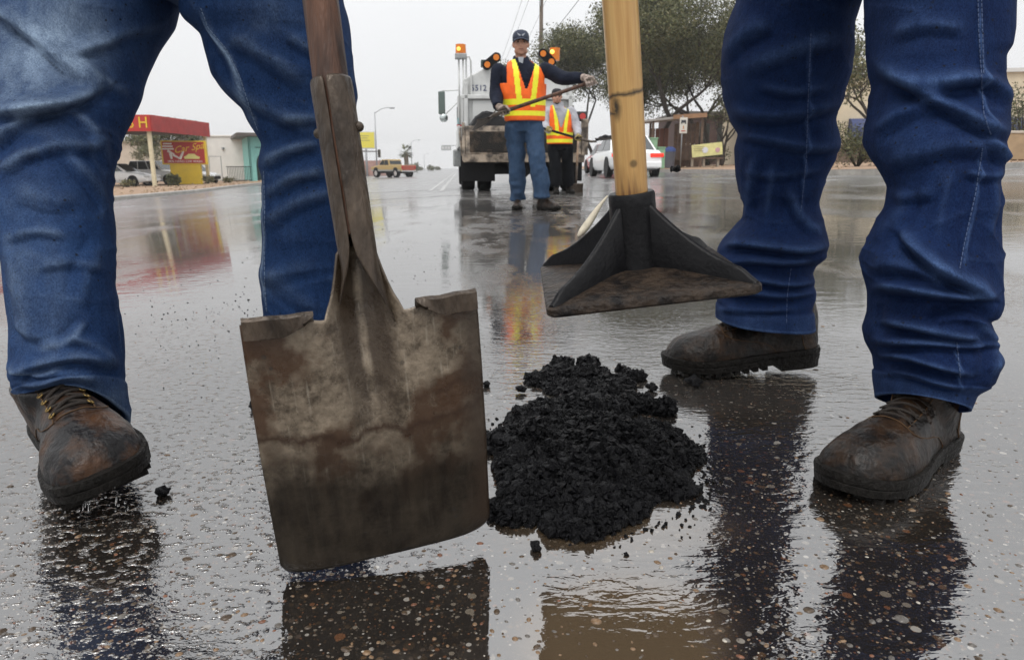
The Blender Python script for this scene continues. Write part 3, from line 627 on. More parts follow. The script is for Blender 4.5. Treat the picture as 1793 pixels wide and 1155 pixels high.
# ------------------------------------------------------------------ square-point shovel held in front
def steel_material():
    m = bpy.data.materials.new('stained_shovel_steel'); m.use_nodes = True; nt = m.node_tree; b = nt.nodes['Principled BSDF']; L = nt.links.new
    tc = N(nt, 'ShaderNodeTexCoord'); v = tc.outputs['Object']; s = N(nt, 'ShaderNodeSeparateXYZ'); L(v, s.inputs[0])
    wob = tex_noise(nt, mapping(nt, v, (1, 1, .5)), 11, 5, .6); n2 = tex_noise(nt, v, 26, 6, .65); n3 = tex_noise(nt, mapping(nt, v, (1, 1, .12)), 60, 4, .6)
    n4 = tex_noise(nt, v, 7, 4, .6)
    lev = mth(nt, 'ADD', s.outputs['Z'], mth(nt, 'MULTIPLY', mth(nt, 'SUBTRACT', wob, .5), .13))
    low = rng(nt, lev, .085, .165, 1, 0)
    fs_ = tex_noise(nt, v, 130, 4, .7); scr = tex_noise(nt, mapping(nt, v, (1, 1, .05), rot=(0, .25, 0)), 240, 2, .6)
    base = mixc(nt, rng(nt, mth(nt, 'ADD', mth(nt, 'MULTIPLY', n2, .7), mth(nt, 'MULTIPLY', fs_, .3)), .40, .60), (.055, .040, .026), (.25, .20, .145))
    base = mixc(nt, mth(nt, 'MULTIPLY', rng(nt, scr, .60, .70), .35), base, (.33, .29, .23))
    base = mixc(nt, mth(nt, 'MULTIPLY', rng(nt, mth(nt, 'ADD', n4, mth(nt, 'MULTIPLY', mth(nt, 'SUBTRACT', fs_, .5), .12)), .49, .55), .9), base, (.048, .021, .008))
    tide = mth(nt, 'MULTIPLY', rng(nt, mth(nt, 'ABSOLUTE', mth(nt, 'SUBTRACT', lev, .150)), .0, .008, 1, 0), rng(nt, n4, .32, .48))
    t2 = mth(nt, 'MULTIPLY', rng(nt, mth(nt, 'ABSOLUTE', mth(nt, 'SUBTRACT', lev, .185)), .0, .006, 1, 0), rng(nt, n4, .48, .6))
    base = mixc(nt, mth(nt, 'MULTIPLY', mth(nt, 'MAXIMUM', tide, t2), .95), base, (.035, .015, .006))
    dk = mixc(nt, rng(nt, n3, .4, .7), (.006, .0042, .0028), (.020, .015, .010))
    base = mixc(nt, mth(nt, 'MULTIPLY', low, .92), base, dk)  # darker lower blade: wet grime plus the dark ground's reflection painted in
    sp = N(nt, 'ShaderNodeTexVoronoi'); sp.inputs['Scale'].default_value = 55; L(v, sp.inputs['Vector'])
    base = mixc(nt, mth(nt, 'MULTIPLY', rng(nt, sp.outputs['Distance'], .10, .16, 1, 0), rng(nt, wob, .48, .6)), base, (.02, .018, .016))
    # shade painted into the groove flanks and right edge, groove centre left light
    gx = mth(nt, 'ABSOLUTE', mth(nt, 'SUBTRACT', s.outputs['X'], mth(nt, 'MULTIPLY', mth(nt, 'SUBTRACT', wob, .5), .02)))
    band = mth(nt, 'MULTIPLY', rng(nt, gx, .020, .034, 1, 0), rng(nt, s.outputs['Z'], .13, .22))
    core = rng(nt, gx, .002, .006, 0, 1)
    base = mixc(nt, mth(nt, 'MULTIPLY', mth(nt, 'MULTIPLY', band, core), .85), base, (.035, .022, .013))
    re = mth(nt, 'MULTIPLY', rng(nt, mth(nt, 'ADD', s.outputs['X'], mth(nt, 'MULTIPLY', mth(nt, 'SUBTRACT', n2, .5), .05)), .085, .108), .8)
    base = mixc(nt, re, base, (.032, .021, .014))
    L(base, b.inputs['Base Color']); L(mth(nt, 'MULTIPLY', mth(nt, 'SUBTRACT', 1.0, low), .2), b.inputs['Metallic']); L(mth(nt, 'ADD', rng(nt, n2, .3, .7, .20, .38), mth(nt, 'MULTIPLY', low, .12)), b.inputs['Roughness']); L(rng(nt, low, 0, 1, .5, .16), b.inputs['Specular IOR Level'])
    bp = N(nt, 'ShaderNodeBump'); bp.inputs['Strength'].default_value = .6; bp.inputs['Distance'].default_value = .004; L(mth(nt, 'ADD', n2, mth(nt, 'MULTIPLY', fs_, .35)), bp.inputs['Height']); L(bp.outputs[0], b.inputs['Normal'])
    return m
M_STEEL = steel_material()
M_SOCKET = mat('brown_socket_steel', (.085, .062, .044), .36, metal=.3, col2=(.022, .015, .010), scale=40, thr=(.35, .68), bump=.3, bscale=90, stretch=(1, 1, .35))
M_HANDLE = mat('dark_worn_wood', (.10, .040, .018), .5, col2=(.022, .011, .008), scale=34, thr=(.38, .62), bump=.4, bscale=80, stretch=(1, 1, .06))
def socket_tube(pts, rad, half_slit, face, seg=40):
    """open-backed socket: rings along pts with a slit of half angle half_slit (list) facing direction `face`"""
    rings = []
    for i, p in enumerate(pts):
        t = (pts[min(i + 1, len(pts) - 1)] - pts[max(i - 1, 0)]).normalized(); e1 = (face - t * face.dot(t)).normalized(); e2 = t.cross(e1)
        a0 = half_slit[i]
        rings.append([p + (e1 * math.cos(a) + e2 * math.sin(a)) * rad[i] for a in np.linspace(a0, 2 * math.pi - a0, seg)])
    return rings
def shovel_blade(w=.116, l=.28):
    mb = MB(); NU, NV = 61, 72; g = []
    for i in range(NU):
        u = -w + 2 * w * i / (NU - 1); au = abs(u)
        vt = l if au > .058 else l - .006 * math.sin((.058 - au) / .02 * 1.2) * (au > .038) + (.062 * max(0, (.040 - au) / .022) ** 1.8 if au < .040 else 0)
        vt = min(vt, l + .060)
        v0 = .013 - math.sqrt(max(0, .013 ** 2 - (au - (w - .013)) ** 2)) if au > w - .013 else 0
        row = []
        for j in range(NV):
            s = j / (NV - 1); v = v0 + (vt - v0) * s
            k = max(0, min(1, (v - .085) / .20)); cw = .014 + .016 * k
            ch = .030 * k ** 1.25 * math.exp(-(au / cw) ** 2)
            y = ch + .010 * (au / w) ** 4 * (.6 + .4 * s) + .006 * (1 - s) ** 2 + .0012 * noise.noise((u * 20, v * 20, 1)) + (.012 * max(0, (.02 - v) / .02) ** 2 * (au / w) ** 6)
            row.append(Vector((u * (1 + .02 * math.sin(v * 9)), y, v)))
        g.append(row)
    mb.rings(g, cap=False, close=False)
    return mb
def steps(w=.116, l=.28):
    out = []
    for s in (-1, 1):
        rows = []
        for i in range(14):
            t = i / 13; u = s * (.050 + (w - .050 - .0005) * t); nz_ = .0015 * noise.noise((u * 60, 3, 1)); y0 = .010 * (abs(u) / w) ** 4
            dr = .005 + .013 * min(1, t * 2.2)
            rows.append([Vector((u, y0 + .001, l - .002)), Vector((u, y0 - .001, l + .005)), Vector((u, y0 - .006, l + .008 + nz_)), Vector((u, y0 - .011, l + .005 + nz_)), Vector((u + (0 if t > .1 else s * .006), y0 - .012, l + .005 - dr + nz_)), Vector((u + (0 if t > .1 else s * .006), y0 - .0095, l + .004 - dr)), Vector((u, y0 - .005, l - .003))])
        out.append(rows)
    return out
sh = thing('shovel', 'square-point shovel with rust-stained steel blade hanging just above the wet road', 'shovel', (-.1313, .7050, .0125))
SR = Matrix.Rotation(.3416, 4, 'Z') @ Matrix.Rotation(-.0687, 4, 'Y') @ Matrix.Rotation(.0451, 4, 'X')
SM = Matrix.Translation(sh.location) @ SR
def solid(o, t, off=0.0):
    m = o.modifiers.new('thick', 'SOLIDIFY'); m.thickness = t; m.offset = off; return o
bl = shovel_blade().build('blade', M_STEEL, sh, True); bl.matrix_local = SR; solid(bl, .0024)
for st_rows in steps():
    mb = MB(); mb.rings(st_rows, cap=True)
    o = mb.build('foot_step', M_SOCKET, sh, 50); o.matrix_local = SR
q0 = SM @ Vector((0, .010, .262)); q1 = P(632, 478, .698); q2 = P(579, 139, .730); q3 = P(561, 0, .742)
top = q3 + (q3 - q2).normalized() * .42
cpts = [q0, q0.lerp(q1, .5)] + [q1.lerp(q2, t) for t in np.linspace(0, 1, 12)]
rad = [.030, .024] + [.0175 + .0018 * t for t in np.linspace(0, 1, 12)]
slit = [1.75, 1.25, .62, .14] + [.05] * 10
face = Vector((-.06, -1, 0)).normalized()
mb = MB(); mb.rings(socket_tube(cpts, rad, slit, face), cap=False, close=False)
o = mb.build('socket', M_SOCKET, sh, True); own(o, sh); solid(o, .0026)
fr = o.modifiers.new('soft', 'SUBSURF'); fr.levels = fr.render_levels = 1
mb = MB(); hp = [q1.lerp(q2, t) for t in np.linspace(.2, 1, 6)] + [q2.lerp(q3, t) for t in (.3, .6, 1)] + [q3.lerp(top, t) for t in (.3, .6, 1)]
mb.tube(hp, [.0150, .0162, .0165, .0168, .017, .0172, .0172, .0172, .0172, .0172, .0172, .0172], 24); o = mb.build('handle', M_HANDLE, sh, 50); own(o, sh)
ax = (q2 - q1).normalized(); ctr = q1.lerp(q2, .74); side = ax.cross(face).normalized()
for s in (-1, 1):
    mb = MB(); mb.ball(ctr + side * s * .0205, (.0052, .0052, .0052), 10, 6); o = mb.build('rivet', M_SOCKET, sh, True); own(o, sh)
# D-grip at the top of the handle, above the picture
mb = MB(); gdir = side
mb.tube([top, top + ax * .04 + gdir * .05, top + ax * .11 + gdir * .055, top + ax * .11 - gdir * .055, top + ax * .04 - gdir * .05, top], .012, 10)
o = mb.build('grip', M_BLACK, sh, True); own(o, sh)
SHOVEL_TOP = top + ax * .11; SHOVEL_AX = ax; SHOVEL_SIDE = gdir

# ------------------------------------------------------------------ hand tamper
M_CAST = mat('black_cast_iron', (.006, .006, .007), .42, col2=(.010, .010, .011), scale=50, bump=.10, bscale=160, spec=.2)
M_PLATE = mat('worn_tamper_plate', (.045, .032, .023), .45, col2=(.007, .006, .006), scale=42, thr=(.36, .66), bump=.4, bscale=110, spec=.2)
M_TWOOD = bpy.data.materials.new('varnished_ash_handle'); M_TWOOD.use_nodes = True
def _tw():
    nt = M_TWOOD.node_tree; b = nt.nodes['Principled BSDF']; L = nt.links.new
    tc = N(nt, 'ShaderNodeTexCoord'); v = tc.outputs['Object']; s = N(nt, 'ShaderNodeSeparateXYZ'); L(v, s.inputs[0])
    g = tex_noise(nt, mapping(nt, v, (1, 1, .035)), 110, 5, .6); big = tex_noise(nt, mapping(nt, v, (1, 1, .3)), 22, 3); k = tex_noise(nt, v, 38, 4, .6)
    base = mixc(nt, rng(nt, g, .3, .72), (.36, .175, .048), (.62, .40, .15))
    base = mixc(nt, mth(nt, 'MULTIPLY', rng(nt, big, .52, .68), .5), base, (.24, .105, .03))
    lowz = rng(nt, s.outputs['Z'], .035, .075, 1, 0)
    base = mixc(nt, mth(nt, 'MULTIPLY', rng(nt, mth(nt, 'ADD', g, mth(nt, 'MULTIPLY', lowz, .12)), .58, .68), mth(nt, 'ADD', .12, mth(nt, 'MULTIPLY', lowz, .7))), base, (.10, .035, .012))
    # burn marks: two dark rings and a smudge
    def ringm(z, w, tilt): return rng(nt, mth(nt, 'ABSOLUTE', mth(nt, 'SUBTRACT', mth(nt, 'ADD', s.outputs['Z'], mth(nt, 'ADD', mth(nt, 'MULTIPLY', s.outputs['X'], tilt), mth(nt, 'MULTIPLY', mth(nt, 'SUBTRACT', k, .5), .012))), z)), 0, w, 1, 0)
    mk = mth(nt, 'MAXIMUM', ringm(.152, .0040, -.12), mth(nt, 'MULTIPLY', ringm(.131, .0035, .1), rng(nt, s.outputs['X'], -.002, .001, 1, 0)))
    blot = N(nt, 'ShaderNodeVectorMath', operation='DISTANCE'); L(mapping(nt, v, (1, .3, .45)), blot.inputs[0]); blot.inputs[1].default_value = (.001, -.006, .062)
    mk = mth(nt, 'MAXIMUM', mk, mth(nt, 'MULTIPLY', rng(nt, blot.outputs['Value'], .002, .009, 1, 0), rng(nt, k, .42, .55)))
    kn = N(nt, 'ShaderNodeTexVoronoi'); kn.inputs['Scale'].default_value = 16; L(v, kn.inputs['Vector'])
    mk = mth(nt, 'MAXIMUM', mk, mth(nt, 'MULTIPLY', rng(nt, kn.outputs['Distance'], .05, .10, 1, 0), .7))
    base = mixc(nt, mth(nt, 'MULTIPLY', mk, .95), base, (.012, .008, .006))
    L(base, b.inputs['Base Color']); b.inputs['Roughness'].default_value = .38; b.inputs['Coat Weight'].default_value = .25; b.inputs['Coat Roughness'].default_value = .2
    bp = N(nt, 'ShaderNodeBump'); bp.inputs['Strength'].default_value = .35; bp.inputs['Distance'].default_value = .004; L(g, bp.inputs['Height']); L(bp.outputs[0], b.inputs['Normal'])
_tw()
tp = thing('hand_tamper', 'black cast-iron hand tamper with pale wooden handle, raised above the asphalt heap', 'tamper', (.1682, .9388, .2837))
TR = Matrix.Rotation(-.0169, 4, 'Z') @ Matrix.Rotation(-.1225, 4, 'Y') @ Matrix.Rotation(.0713, 4, 'X')
S = .127
def rsq(r, z, c=.012):
    o = []
    for sx2, sy2, a0 in ((1, 1, 0), (-1, 1, 90), (-1, -1, 180), (1, -1, 270)):
        for k in range(5):
            a = math.radians(a0 + 22.5 * k); o.append(Vector((sx2 * (r - c) + c * math.cos(a), sy2 * (r - c) + c * math.sin(a), z)))
    return o
mb = MB(); mb.rings([rsq(S - .003, -.004), rsq(S, -.001), rsq(S, .006), rsq(S - .002, .0085), rsq(S * .75, .013), rsq(S * .4, .020, .02)])
o = mb.build('plate', M_PLATE, tp, 40); o.matrix_local = TR
for qx, qy in ((1, 1), (-1, 1), (-1, -1), (1, -1)):
    mb = MB(); d = Vector((qx, qy, 0)).normalized(); nrm = Vector((-d.y, d.x, 0)); r0, r1 = .022, S * math.sqrt(2) - .009; rows = []
    for i in range(22):
        t = i / 21; r = r1 + (r0 - r1) * t; h = .011 + .012 * min(1, t * 8) + .084 * t ** 1.65; wd_ = .0046
        b0 = .003
        rows.append([d * r + nrm * wd_ * 1.3 + Vector((0, 0, b0)), d * r + nrm * wd_ + Vector((0, 0, h - .003)), d * r + nrm * wd_ * .5 + Vector((0, 0, h)), d * r - nrm * wd_ * .5 + Vector((0, 0, h)), d * r - nrm * wd_ + Vector((0, 0, h - .003)), d * r - nrm * wd_ * 1.3 + Vector((0, 0, b0))])
    mb.rings(rows); o = mb.build('rib', M_CAST, tp, 50); o.matrix_local = TR
mb = MB(); mb.tube([(0, 0, .004), (0, 0, .03), (0, 0, .100), (0, 0, .113), (0, 0, .116), (0, 0, .113), (0, 0, .10)], [.036, .031, .030, .030, .028, .0225, .0215], 32, cap=False); o = mb.build('socket', M_CAST, tp, 50); o.matrix_local = TR
hb_ = TR @ Vector((0, 0, .085)) + tp.location; hx = P(1085, 0, .905); hd = (hx - hb_).normalized()
Q = hd.to_track_quat('Z', 'Y').to_matrix().to_4x4()
TL_ = 1.02
mb = MB(); mb.tube([(.0004 * math.sin(z * 9), 0, z) for z in np.linspace(0, TL_, 24)], [.0205 + .0009 * math.sin(z * 7) for z in np.linspace(0, TL_, 24)], 28)
o = mb.build('handle', M_TWOOD, tp, 50); o.matrix_local = Matrix.Translation(hb_ - tp.location) @ Q
TAMP_BASE, TAMP_DIR = hb_, hd

# ------------------------------------------------------------------ heap of fresh asphalt
random.seed(4); RN = np.random.default_rng(4)
ICO_V = []; ICO_F = []
_b = bmesh.new(); bmesh.ops.create_icosphere(_b, subdivisions=1, radius=1); ICO_V = np.array([v.co[:] for v in _b.verts]); ICO_F = [tuple(v.index for v in f.verts) for f in _b.faces]; _b.free()
def chunk(mb, c, r, flat=.8, rs=RN):
    k = 1 + .38 * rs.normal(size=(len(ICO_V), 1)).clip(-1.2, 1.4); A = np.linalg.qr(rs.normal(size=(3, 3)))[0]
    v = (ICO_V * k * r * np.array([1, rs.uniform(.6, 1), rs.uniform(.5, flat)])) @ A.T + np.asarray(c); mb.add(v, ICO_F)
hc_ = Vector((.112, 1.0, 0))
def heap_h(x, y):
    dx, dy = (x - hc_.x) / .160, (y - hc_.y) / .215
    a = math.atan2(dy, dx); rr = math.hypot(dx, dy) / (1 + .10 * math.sin(3 * a + 1) + .06 * math.sin(7 * a) + .05 * math.sin(11 * a + 2))
    h = .035 * max(0, 1 - rr ** 3.0) ** .8 * (1 - .25 * max(0, dy))
    if h > 0: h += (.020 * noise.noise((x * 17, y * 17, 2)) + .010 * noise.noise((x * 45, y * 45, 5))) * min(1, h / .025)
    for ux, uy, r, hh in tail:
        q = math.hypot(x - ux, y - uy) / r
        if q < 1: h = max(h, hh * (1 - q * q) ** .7 * (1 + .5 * noise.noise((x * 60, y * 60, 1))))
    return max(h, 0)
tail = []
for a, b, r, hh in ((950, 668, .045, .014), (985, 655, .05, .016), (1035, 655, .045, .018), (1075, 676, .05, .020), (1000, 684, .06, .016), (1060, 695, .07, .024), (1112, 664, .026, .020), (1090, 650, .018, .012), (985, 640, .03, .018), (1030, 640, .03, .02), (1160, 722, .03, .028), (960, 722, .05, .020), (1010, 718, .06, .026), (1060, 722, .06, .028), (1110, 712, .05, .022), (985, 925, .034, .022), (900, 900, .04, .018)):
    g = G(a, b); tail.append((g.x, g.y, r * .9, hh * .72))
ap = thing('asphalt_heap', 'heap of crumbly black asphalt patch dumped in the puddle', 'asphalt heap', (hc_.x, hc_.y, 0))
mb = MB(); n = 110; x0, x1, y0, y1 = -.16, .36, .70, 1.62; hv = []
for j in range(n + 1):
    for i in range(n + 1):
        x, y = x0 + (x1 - x0) * i / n, y0 + (y1 - y0) * j / n; h = heap_h(x, y); hv.append((x, y, h - .004 if h > .001 else -.02))
hf = [(j * (n + 1) + i, j * (n + 1) + i + 1, (j + 1) * (n + 1) + i + 1, (j + 1) * (n + 1) + i) for j in range(n) for i in range(n)]
hf = [f for f in hf if max(hv[k][2] for k in f) > -.01]
mb.add(hv, hf); o = mb.build('mound', M_BITUMEN, ap, False); own(o, ap)
mb = MB(); cnt = 0
while cnt < 15000:
    x, y = random.uniform(x0, x1), random.uniform(y0, y1); h = heap_h(x, y)
    if h < .003 and not (h > 0 and random.random() < .4): continue
    r = random.choice((.0022, .0028, .0034, .0042, .0055, .0075)) * random.uniform(.8, 1.2); chunk(mb, (x, y, h + random.uniform(-.002, .004)), r); cnt += 1
for _ in range(320):
    x, y = random.uniform(x0, x1), random.uniform(y0, y1); h = heap_h(x, y)
    if h > .012: chunk(mb, (x, y, h), random.uniform(.008, .014), .7)
k_ = 0
while k_ < 300:
    a_ = random.uniform(0, 6.283); q_ = 1.0 + abs(random.gauss(0, .10)); x, y = hc_.x + .166 * q_ * math.cos(a_), hc_.y + .217 * q_ * math.sin(a_); k_ += 1
    if heap_h(x, y) < .002: chunk(mb, (x, y, .0005), random.uniform(.0014, .0045), .7)
o = mb.build('crumb', M_BITUMEN, ap, False); own(o, ap); o['kind'] = 'stuff'
def clod(a, b, r, label, lift=None, group=None):
    g = G(a, b) if lift is None else lift; mb = MB(); rs = np.random.default_rng(int(a * 7 + b)); chunk(mb, (0, 0, r * .55), r, .9, rs)
    for _ in range(9): 
        d = rs.normal(size=3); d /= np.linalg.norm(d); chunk(mb, (d[0] * r * .8, d[1] * r * .8, r * .55 + abs(d[2]) * r * .5), r * rs.uniform(.3, .55), .9, rs)
    me = remesh(mb, r * .16, 0); me.polygons.foreach_set('use_smooth', [False] * len(me.polygons))
    o = obj('asphalt_clod', me, M_BITUMEN); o.location = g; tag(o, label, 'asphalt lump', group); return o
clod(913, 688, .011, 'small black lump behind the heap, beside the orange reflection')
clod(852, 677, .009, 'single black lump between the shovel blade and the heap')
clod(446, 716, .010, 'black lump by the left edge of the shovel blade')
clod(1216, 676, .016, 'black lump under the sole of the muddy boot by the tamper')
clod(1140, 684, .013, 'black lump between the heap and the toe of the muddy boot')
clod(937, 962, .008, 'tiny black lump in front of the heap, beside the blade corner')
clod(288, 867, .010, 'small lump beside the lifted boot with brass eyelets')
clod(1184, 303, .0085, 'black crumb flung into the air beside the tamper handle', P(1184, 303, 1.0))
# pale splinter flung up by the tamper
mb = MB(); a_, b_ = P(1012, 414, .99), P(1064, 343, 1.02)
pts = [a_.lerp(b_, t) + Vector((.001 * math.sin(t * 6), 0, 0)) for t in np.linspace(0, 1, 9)]
mb.tube(pts, [.0022, .0050, .0056, .0052, .0048, .0040, .0030, .0020, .0010], 8)
tag(mb.build('wood_splinter', mat('pale_wood', (.62, .56, .44), .7, var=.15, scale=90), None, True), 'pale splinter of wood in mid-air beside the tamper socket', 'splinter')

# scattered crumbs on the road (uncountable)
mb = MB(); rs = np.random.default_rng(11)
def scatter(mb, n, cx, cy, sx_, sy_, r0, r1):
    for _ in range(n):
        a, b = rs.normal(cx, sx_), rs.normal(cy, sy_)
        if b < 330: continue
        g = G(a, b); r = rs.uniform(r0, r1) * (.6 + .22 * g.y); chunk(mb, (g.x, g.y, g.z - r * .1), r, .6, rs)
scatter(mb, 130, 330, 545, 70, 45, .0012, .0034); scatter(mb, 40, 430, 545, 20, 30, .0015, .0038); scatter(mb, 60, 720, 460, 60, 35, .0012, .003); scatter(mb, 60, 780, 420, 120, 30, .001, .0025)
scatter(mb, 50, 850, 400, 60, 30, .001, .003); scatter(mb, 60, 930, 350, 60, 10, .001, .0035); scatter(mb, 40, 300, 640, 100, 60, .001, .0026); scatter(mb, 60, 1180, 800, 40, 70, .001, .003); scatter(mb, 40, 960, 700, 50, 30, .0012, .003)
tag(mb.build('asphalt_crumbs', M_BITUMEN), 'fine black asphalt crumbs strewn over the wet road', 'crumbs', kind='stuff')
# pebbles set in the worn asphalt surface
PEB = [mat('pebble_tan', (.16, .10, .055), .3, var=.3, scale=200), mat('pebble_grey', (.10, .09, .08), .3, var=.3, scale=200), mat('pebble_white', (.36, .33, .28), .3, var=.2, scale=200), mat('pebble_rust', (.15, .06, .03), .3, var=.3, scale=200), mat('pebble_brown', (.06, .04, .024), .3, var=.3, scale=200)]
mb = MB(); rs = np.random.default_rng(21)
for _ in range(2600):
    a = rs.uniform(-80, 1870); b = 470 + 760 * rs.uniform() ** .75; g = G(a, b)
    if heap_h(g.x, g.y) > 0: continue
    r = min(.0075, .0012 + rs.exponential(.0010)); mb.cur = int(rs.choice(5, p=[.26, .30, .04, .06, .34]))
    A = rs.uniform(0, 6.28); e = rs.uniform(.55, .95); Mx = Matrix.Rotation(A, 3, 'Z')
    mb.ball((g.x, g.y, g.z - r * .12), (r, r * e, r * .42), 8, 5, Mx)
tag(mb.build('pebbles', PEB, None, True), 'small pebbles worn bare in the wet asphalt', 'pebbles', kind='stuff')
# drips falling from the lifted boot
mb = MB()
for i in range(12):
    a = rs.uniform(110, 215); b0 = 884 - (a - 100) * .22; l = rs.uniform(5, 26); d = .82 + rs.uniform(-.02, .05)
    p0, p1_ = P(a, b0, d), P(a + rs.uniform(-4, 4), b0 + l, d); mid = p0.lerp(p1_, .5)
    if p1_.z < .001: p1_.z = .001
    mb.tube([p0, mid, p1_], [.0007, rs.uniform(.0005, .0010), .0004], 6)
for _ in range(46):
    q = P(rs.uniform(95, 225), rs.uniform(868, 915), .82 + rs.uniform(-.03, .05)); r_ = rs.uniform(.0006, .0017)
    if q.z > .001: mb.ball(q, (r_, r_, r_ * 1.2), 6, 4)
tag(mb.build('water_drips', M_WATER, None, True), 'thin streams of water dripping off the lifted boot', 'water', kind='stuff')
# ------------------------------------------------------------------ figures
def ellrings(mb, secs, seg=28, R=None):
    """secs: (center, rx, ry); sections horizontal unless R given"""
    R = R or Matrix.Identity(3); rings = []
    for c, rx, ry in secs: rings.append([Vector(c) + R @ Vector((rx * math.cos(2 * math.pi * j / seg), ry * math.sin(2 * math.pi * j / seg), 0)) for j in range(seg)])
    mb.rings(rings); return mb
def limb(mb, pts, rad, n=16):
    """tapering tube with rounded joints along a bent chain"""
    P_, R_ = [], []
    for i in range(len(pts) - 1):
        for t in np.linspace(0, 1, 7)[:-1]: P_.append(pts[i].lerp(pts[i + 1], t)); R_.append(rad[i] + (rad[i + 1] - rad[i]) * t)
    P_.append(pts[-1]); R_.append(rad[-1])
    for _ in range(2):
        Q_ = [P_[0]] + [(P_[i - 1] + P_[i] * 2 + P_[i + 1]) / 4 for i in range(1, len(P_) - 1)] + [P_[-1]]; P_ = Q_
    mb.tube(P_, R_, n); mb.ball(pts[0], rad[0] * .99, 12, 8); return mb
def head_shape(mb, c, R, s=1.0):
    """c: centre of the skull, R: columns right, front, up (local x, y, z); front is +y"""
    q = lambda x, y, z: c + R @ (Vector((x, y, z)) * s); sc = lambda a, b, d: (a * s, b * s, d * s)
    mb.ball(q(0, -.008, .025), sc(.076, .096, .098), 20, 14, R); mb.ball(q(0, .022, -.035), sc(.064, .070, .080), 18, 12, R); mb.ball(q(0, .052, -.092), sc(.034, .028, .024), 12, 8, R)
    mb.ball(q(0, .092, -.022), sc(.013, .020, .024), 10, 8, R); mb.ball(q(0, .082, .002), sc(.010, .016, .030), 10, 8, R)
    mb.ball(q(0, .076, .026), sc(.056, .018, .012), 12, 8, R); mb.ball(q(0, .082, -.060), sc(.026, .012, .007), 10, 6, R); mb.ball(q(0, .080, -.071), sc(.022, .012, .007), 10, 6, R)
    for k in (-1, 1):
        mb.ball(q(k * .042, .058, -.030), sc(.024, .026, .024), 10, 8, R); mb.ball(q(k * .078, -.008, -.008), sc(.010, .020, .033), 10, 8, R); mb.ball(q(k * .046, .022, -.075), sc(.022, .040, .026), 10, 8, R)
    mb.tube([q(0, -.022, -.05), q(0, -.028, -.11), q(0, -.03, -.17)], [.056 * s, .055 * s, .064 * s], 18)
def grip_hand(mb, wrist, c, axis, out, rad=.018, s=1.0, flip=1):
    """hand closed round a bar: c = point on the bar axis, axis = bar direction, out = side where the palm lies"""
    axis = axis.normalized(); out = (out - axis * out.dot(axis)).normalized(); t = axis.cross(out) * flip; r = rad + .010 * s
    pal = c + out * (rad + .014 * s)
    M = Matrix((t, axis, out)).transposed()
    mb.ball(pal, (.040 * s, .044 * s, .017 * s), 14, 10, M)
    for i in range(4):
        o = axis * (-.032 + .0215 * i) * s; ln = (.86, 1.0, .96, .78)[i]; pts = []
        for k in range(9):
            a = math.radians(-38 - 190 * ln * k / 8); rr = r * (1 + .10 * math.cos(k * 2.1)); pts.append(c + o + out * math.cos(a) * rr - t * math.sin(a) * rr)
        mb.tube(pts, [.0098 * s * (1 - .03 * k) for k in range(9)], 10); mb.ball(pts[-1], .0078 * s, 8, 6); mb.ball(pts[0], .0105 * s, 8, 6)
    pts = []
    for k in range(6):
        a = math.radians(30 + 105 * k / 5); rr = r * 1.05; pts.append(c + axis * (.030 + .020 * k / 5) * s + out * math.cos(a) * rr - t * math.sin(a) * rr)
    mb.tube([pal + axis * .012 * s + t * -.02 * s] + pts, [.015 * s] + [.0115 * s - .0006 * s * k for k in range(6)], 10); mb.ball(pts[-1], .0085 * s, 8, 6)
    mb.tube([wrist, wrist.lerp(pal, .6), pal], [.030 * s, .029 * s, .026 * s], 14)
def look(front, up=Vector((0, 0, 1))):
    f = front.normalized(); r = f.cross(up).normalized(); u = r.cross(f); return Matrix((r, f, u)).transposed()
def wrinkle(me, amp, sc, seed=0):
    co, no = mesh_co(me); set_co(me, co + no * (amp * (vnoise(co * sc * 1.2 + seed) + .5 * vnoise(co * sc * 2.7)))[:, None]); return me
M_NAVY = mat('navy_jacket', (.010, .013, .024), .8, spec=.15, var=.3, scale=12, bump=.4, bscale=50)
M_VESTO = mat('orange_vest', (.90, .135, .010), .62, var=.14, scale=9, bump=.25, bscale=22)
M_VESTY = mat('lime_reflective_tape', (.84, .80, .03), .42, var=.06, scale=14, emit=None)
M_GLOVE = mat('work_glove', (.40, .32, .28), .85, col2=(.09, .07, .05), scale=26, bump=.4)
M_GLOVEY = mat('tan_glove', (.42, .34, .14), .85, col2=(.10, .075, .04), scale=26, bump=.4)
M_HAIR = mat('dark_hair', (.02, .014, .010), .6)
M_CAP = mat('navy_cap', (.030, .038, .062), .8, var=.2, scale=40)
M_GREYH = mat('grey_hoodie', (.34, .34, .37), .9, var=.15, scale=15, bump=.4, bscale=60)
M_BLKP = mat('black_trousers', (.007, .008, .010), .85, spec=.1, var=.3, scale=14, bump=.4, bscale=40)
M_JEAN1 = denim('walker_denim', (.009, .020, .048), (.030, .060, .115), (.2, .28, .38))
M_SHIRT = mat('pale_shirt', (.45, .48, .52), .8)
def torso_secs(hip, waist, chest, neck, w):
    """sections of a clothed torso, hips to neck; w = (hip, waist, chest, shoulder) half widths"""
    top = neck; sh_ = chest.lerp(neck, .62)
    return [(hip, w[0], w[0] * .70), (hip.lerp(waist, .5), (w[0] + w[1]) / 2, (w[0] + w[1]) / 2 * .68), (waist, w[1], w[1] * .66), (waist.lerp(chest, .5), (w[1] + w[2]) / 2, w[2] * .62), (chest, w[2], w[2] * .62), (chest.lerp(sh_, .55), w[3] * .97, w[2] * .58), (sh_, w[3] * .86, w[2] * .50), (chest.lerp(neck, .84), w[3] * .58, w[2] * .42), (top, .085, .085)]
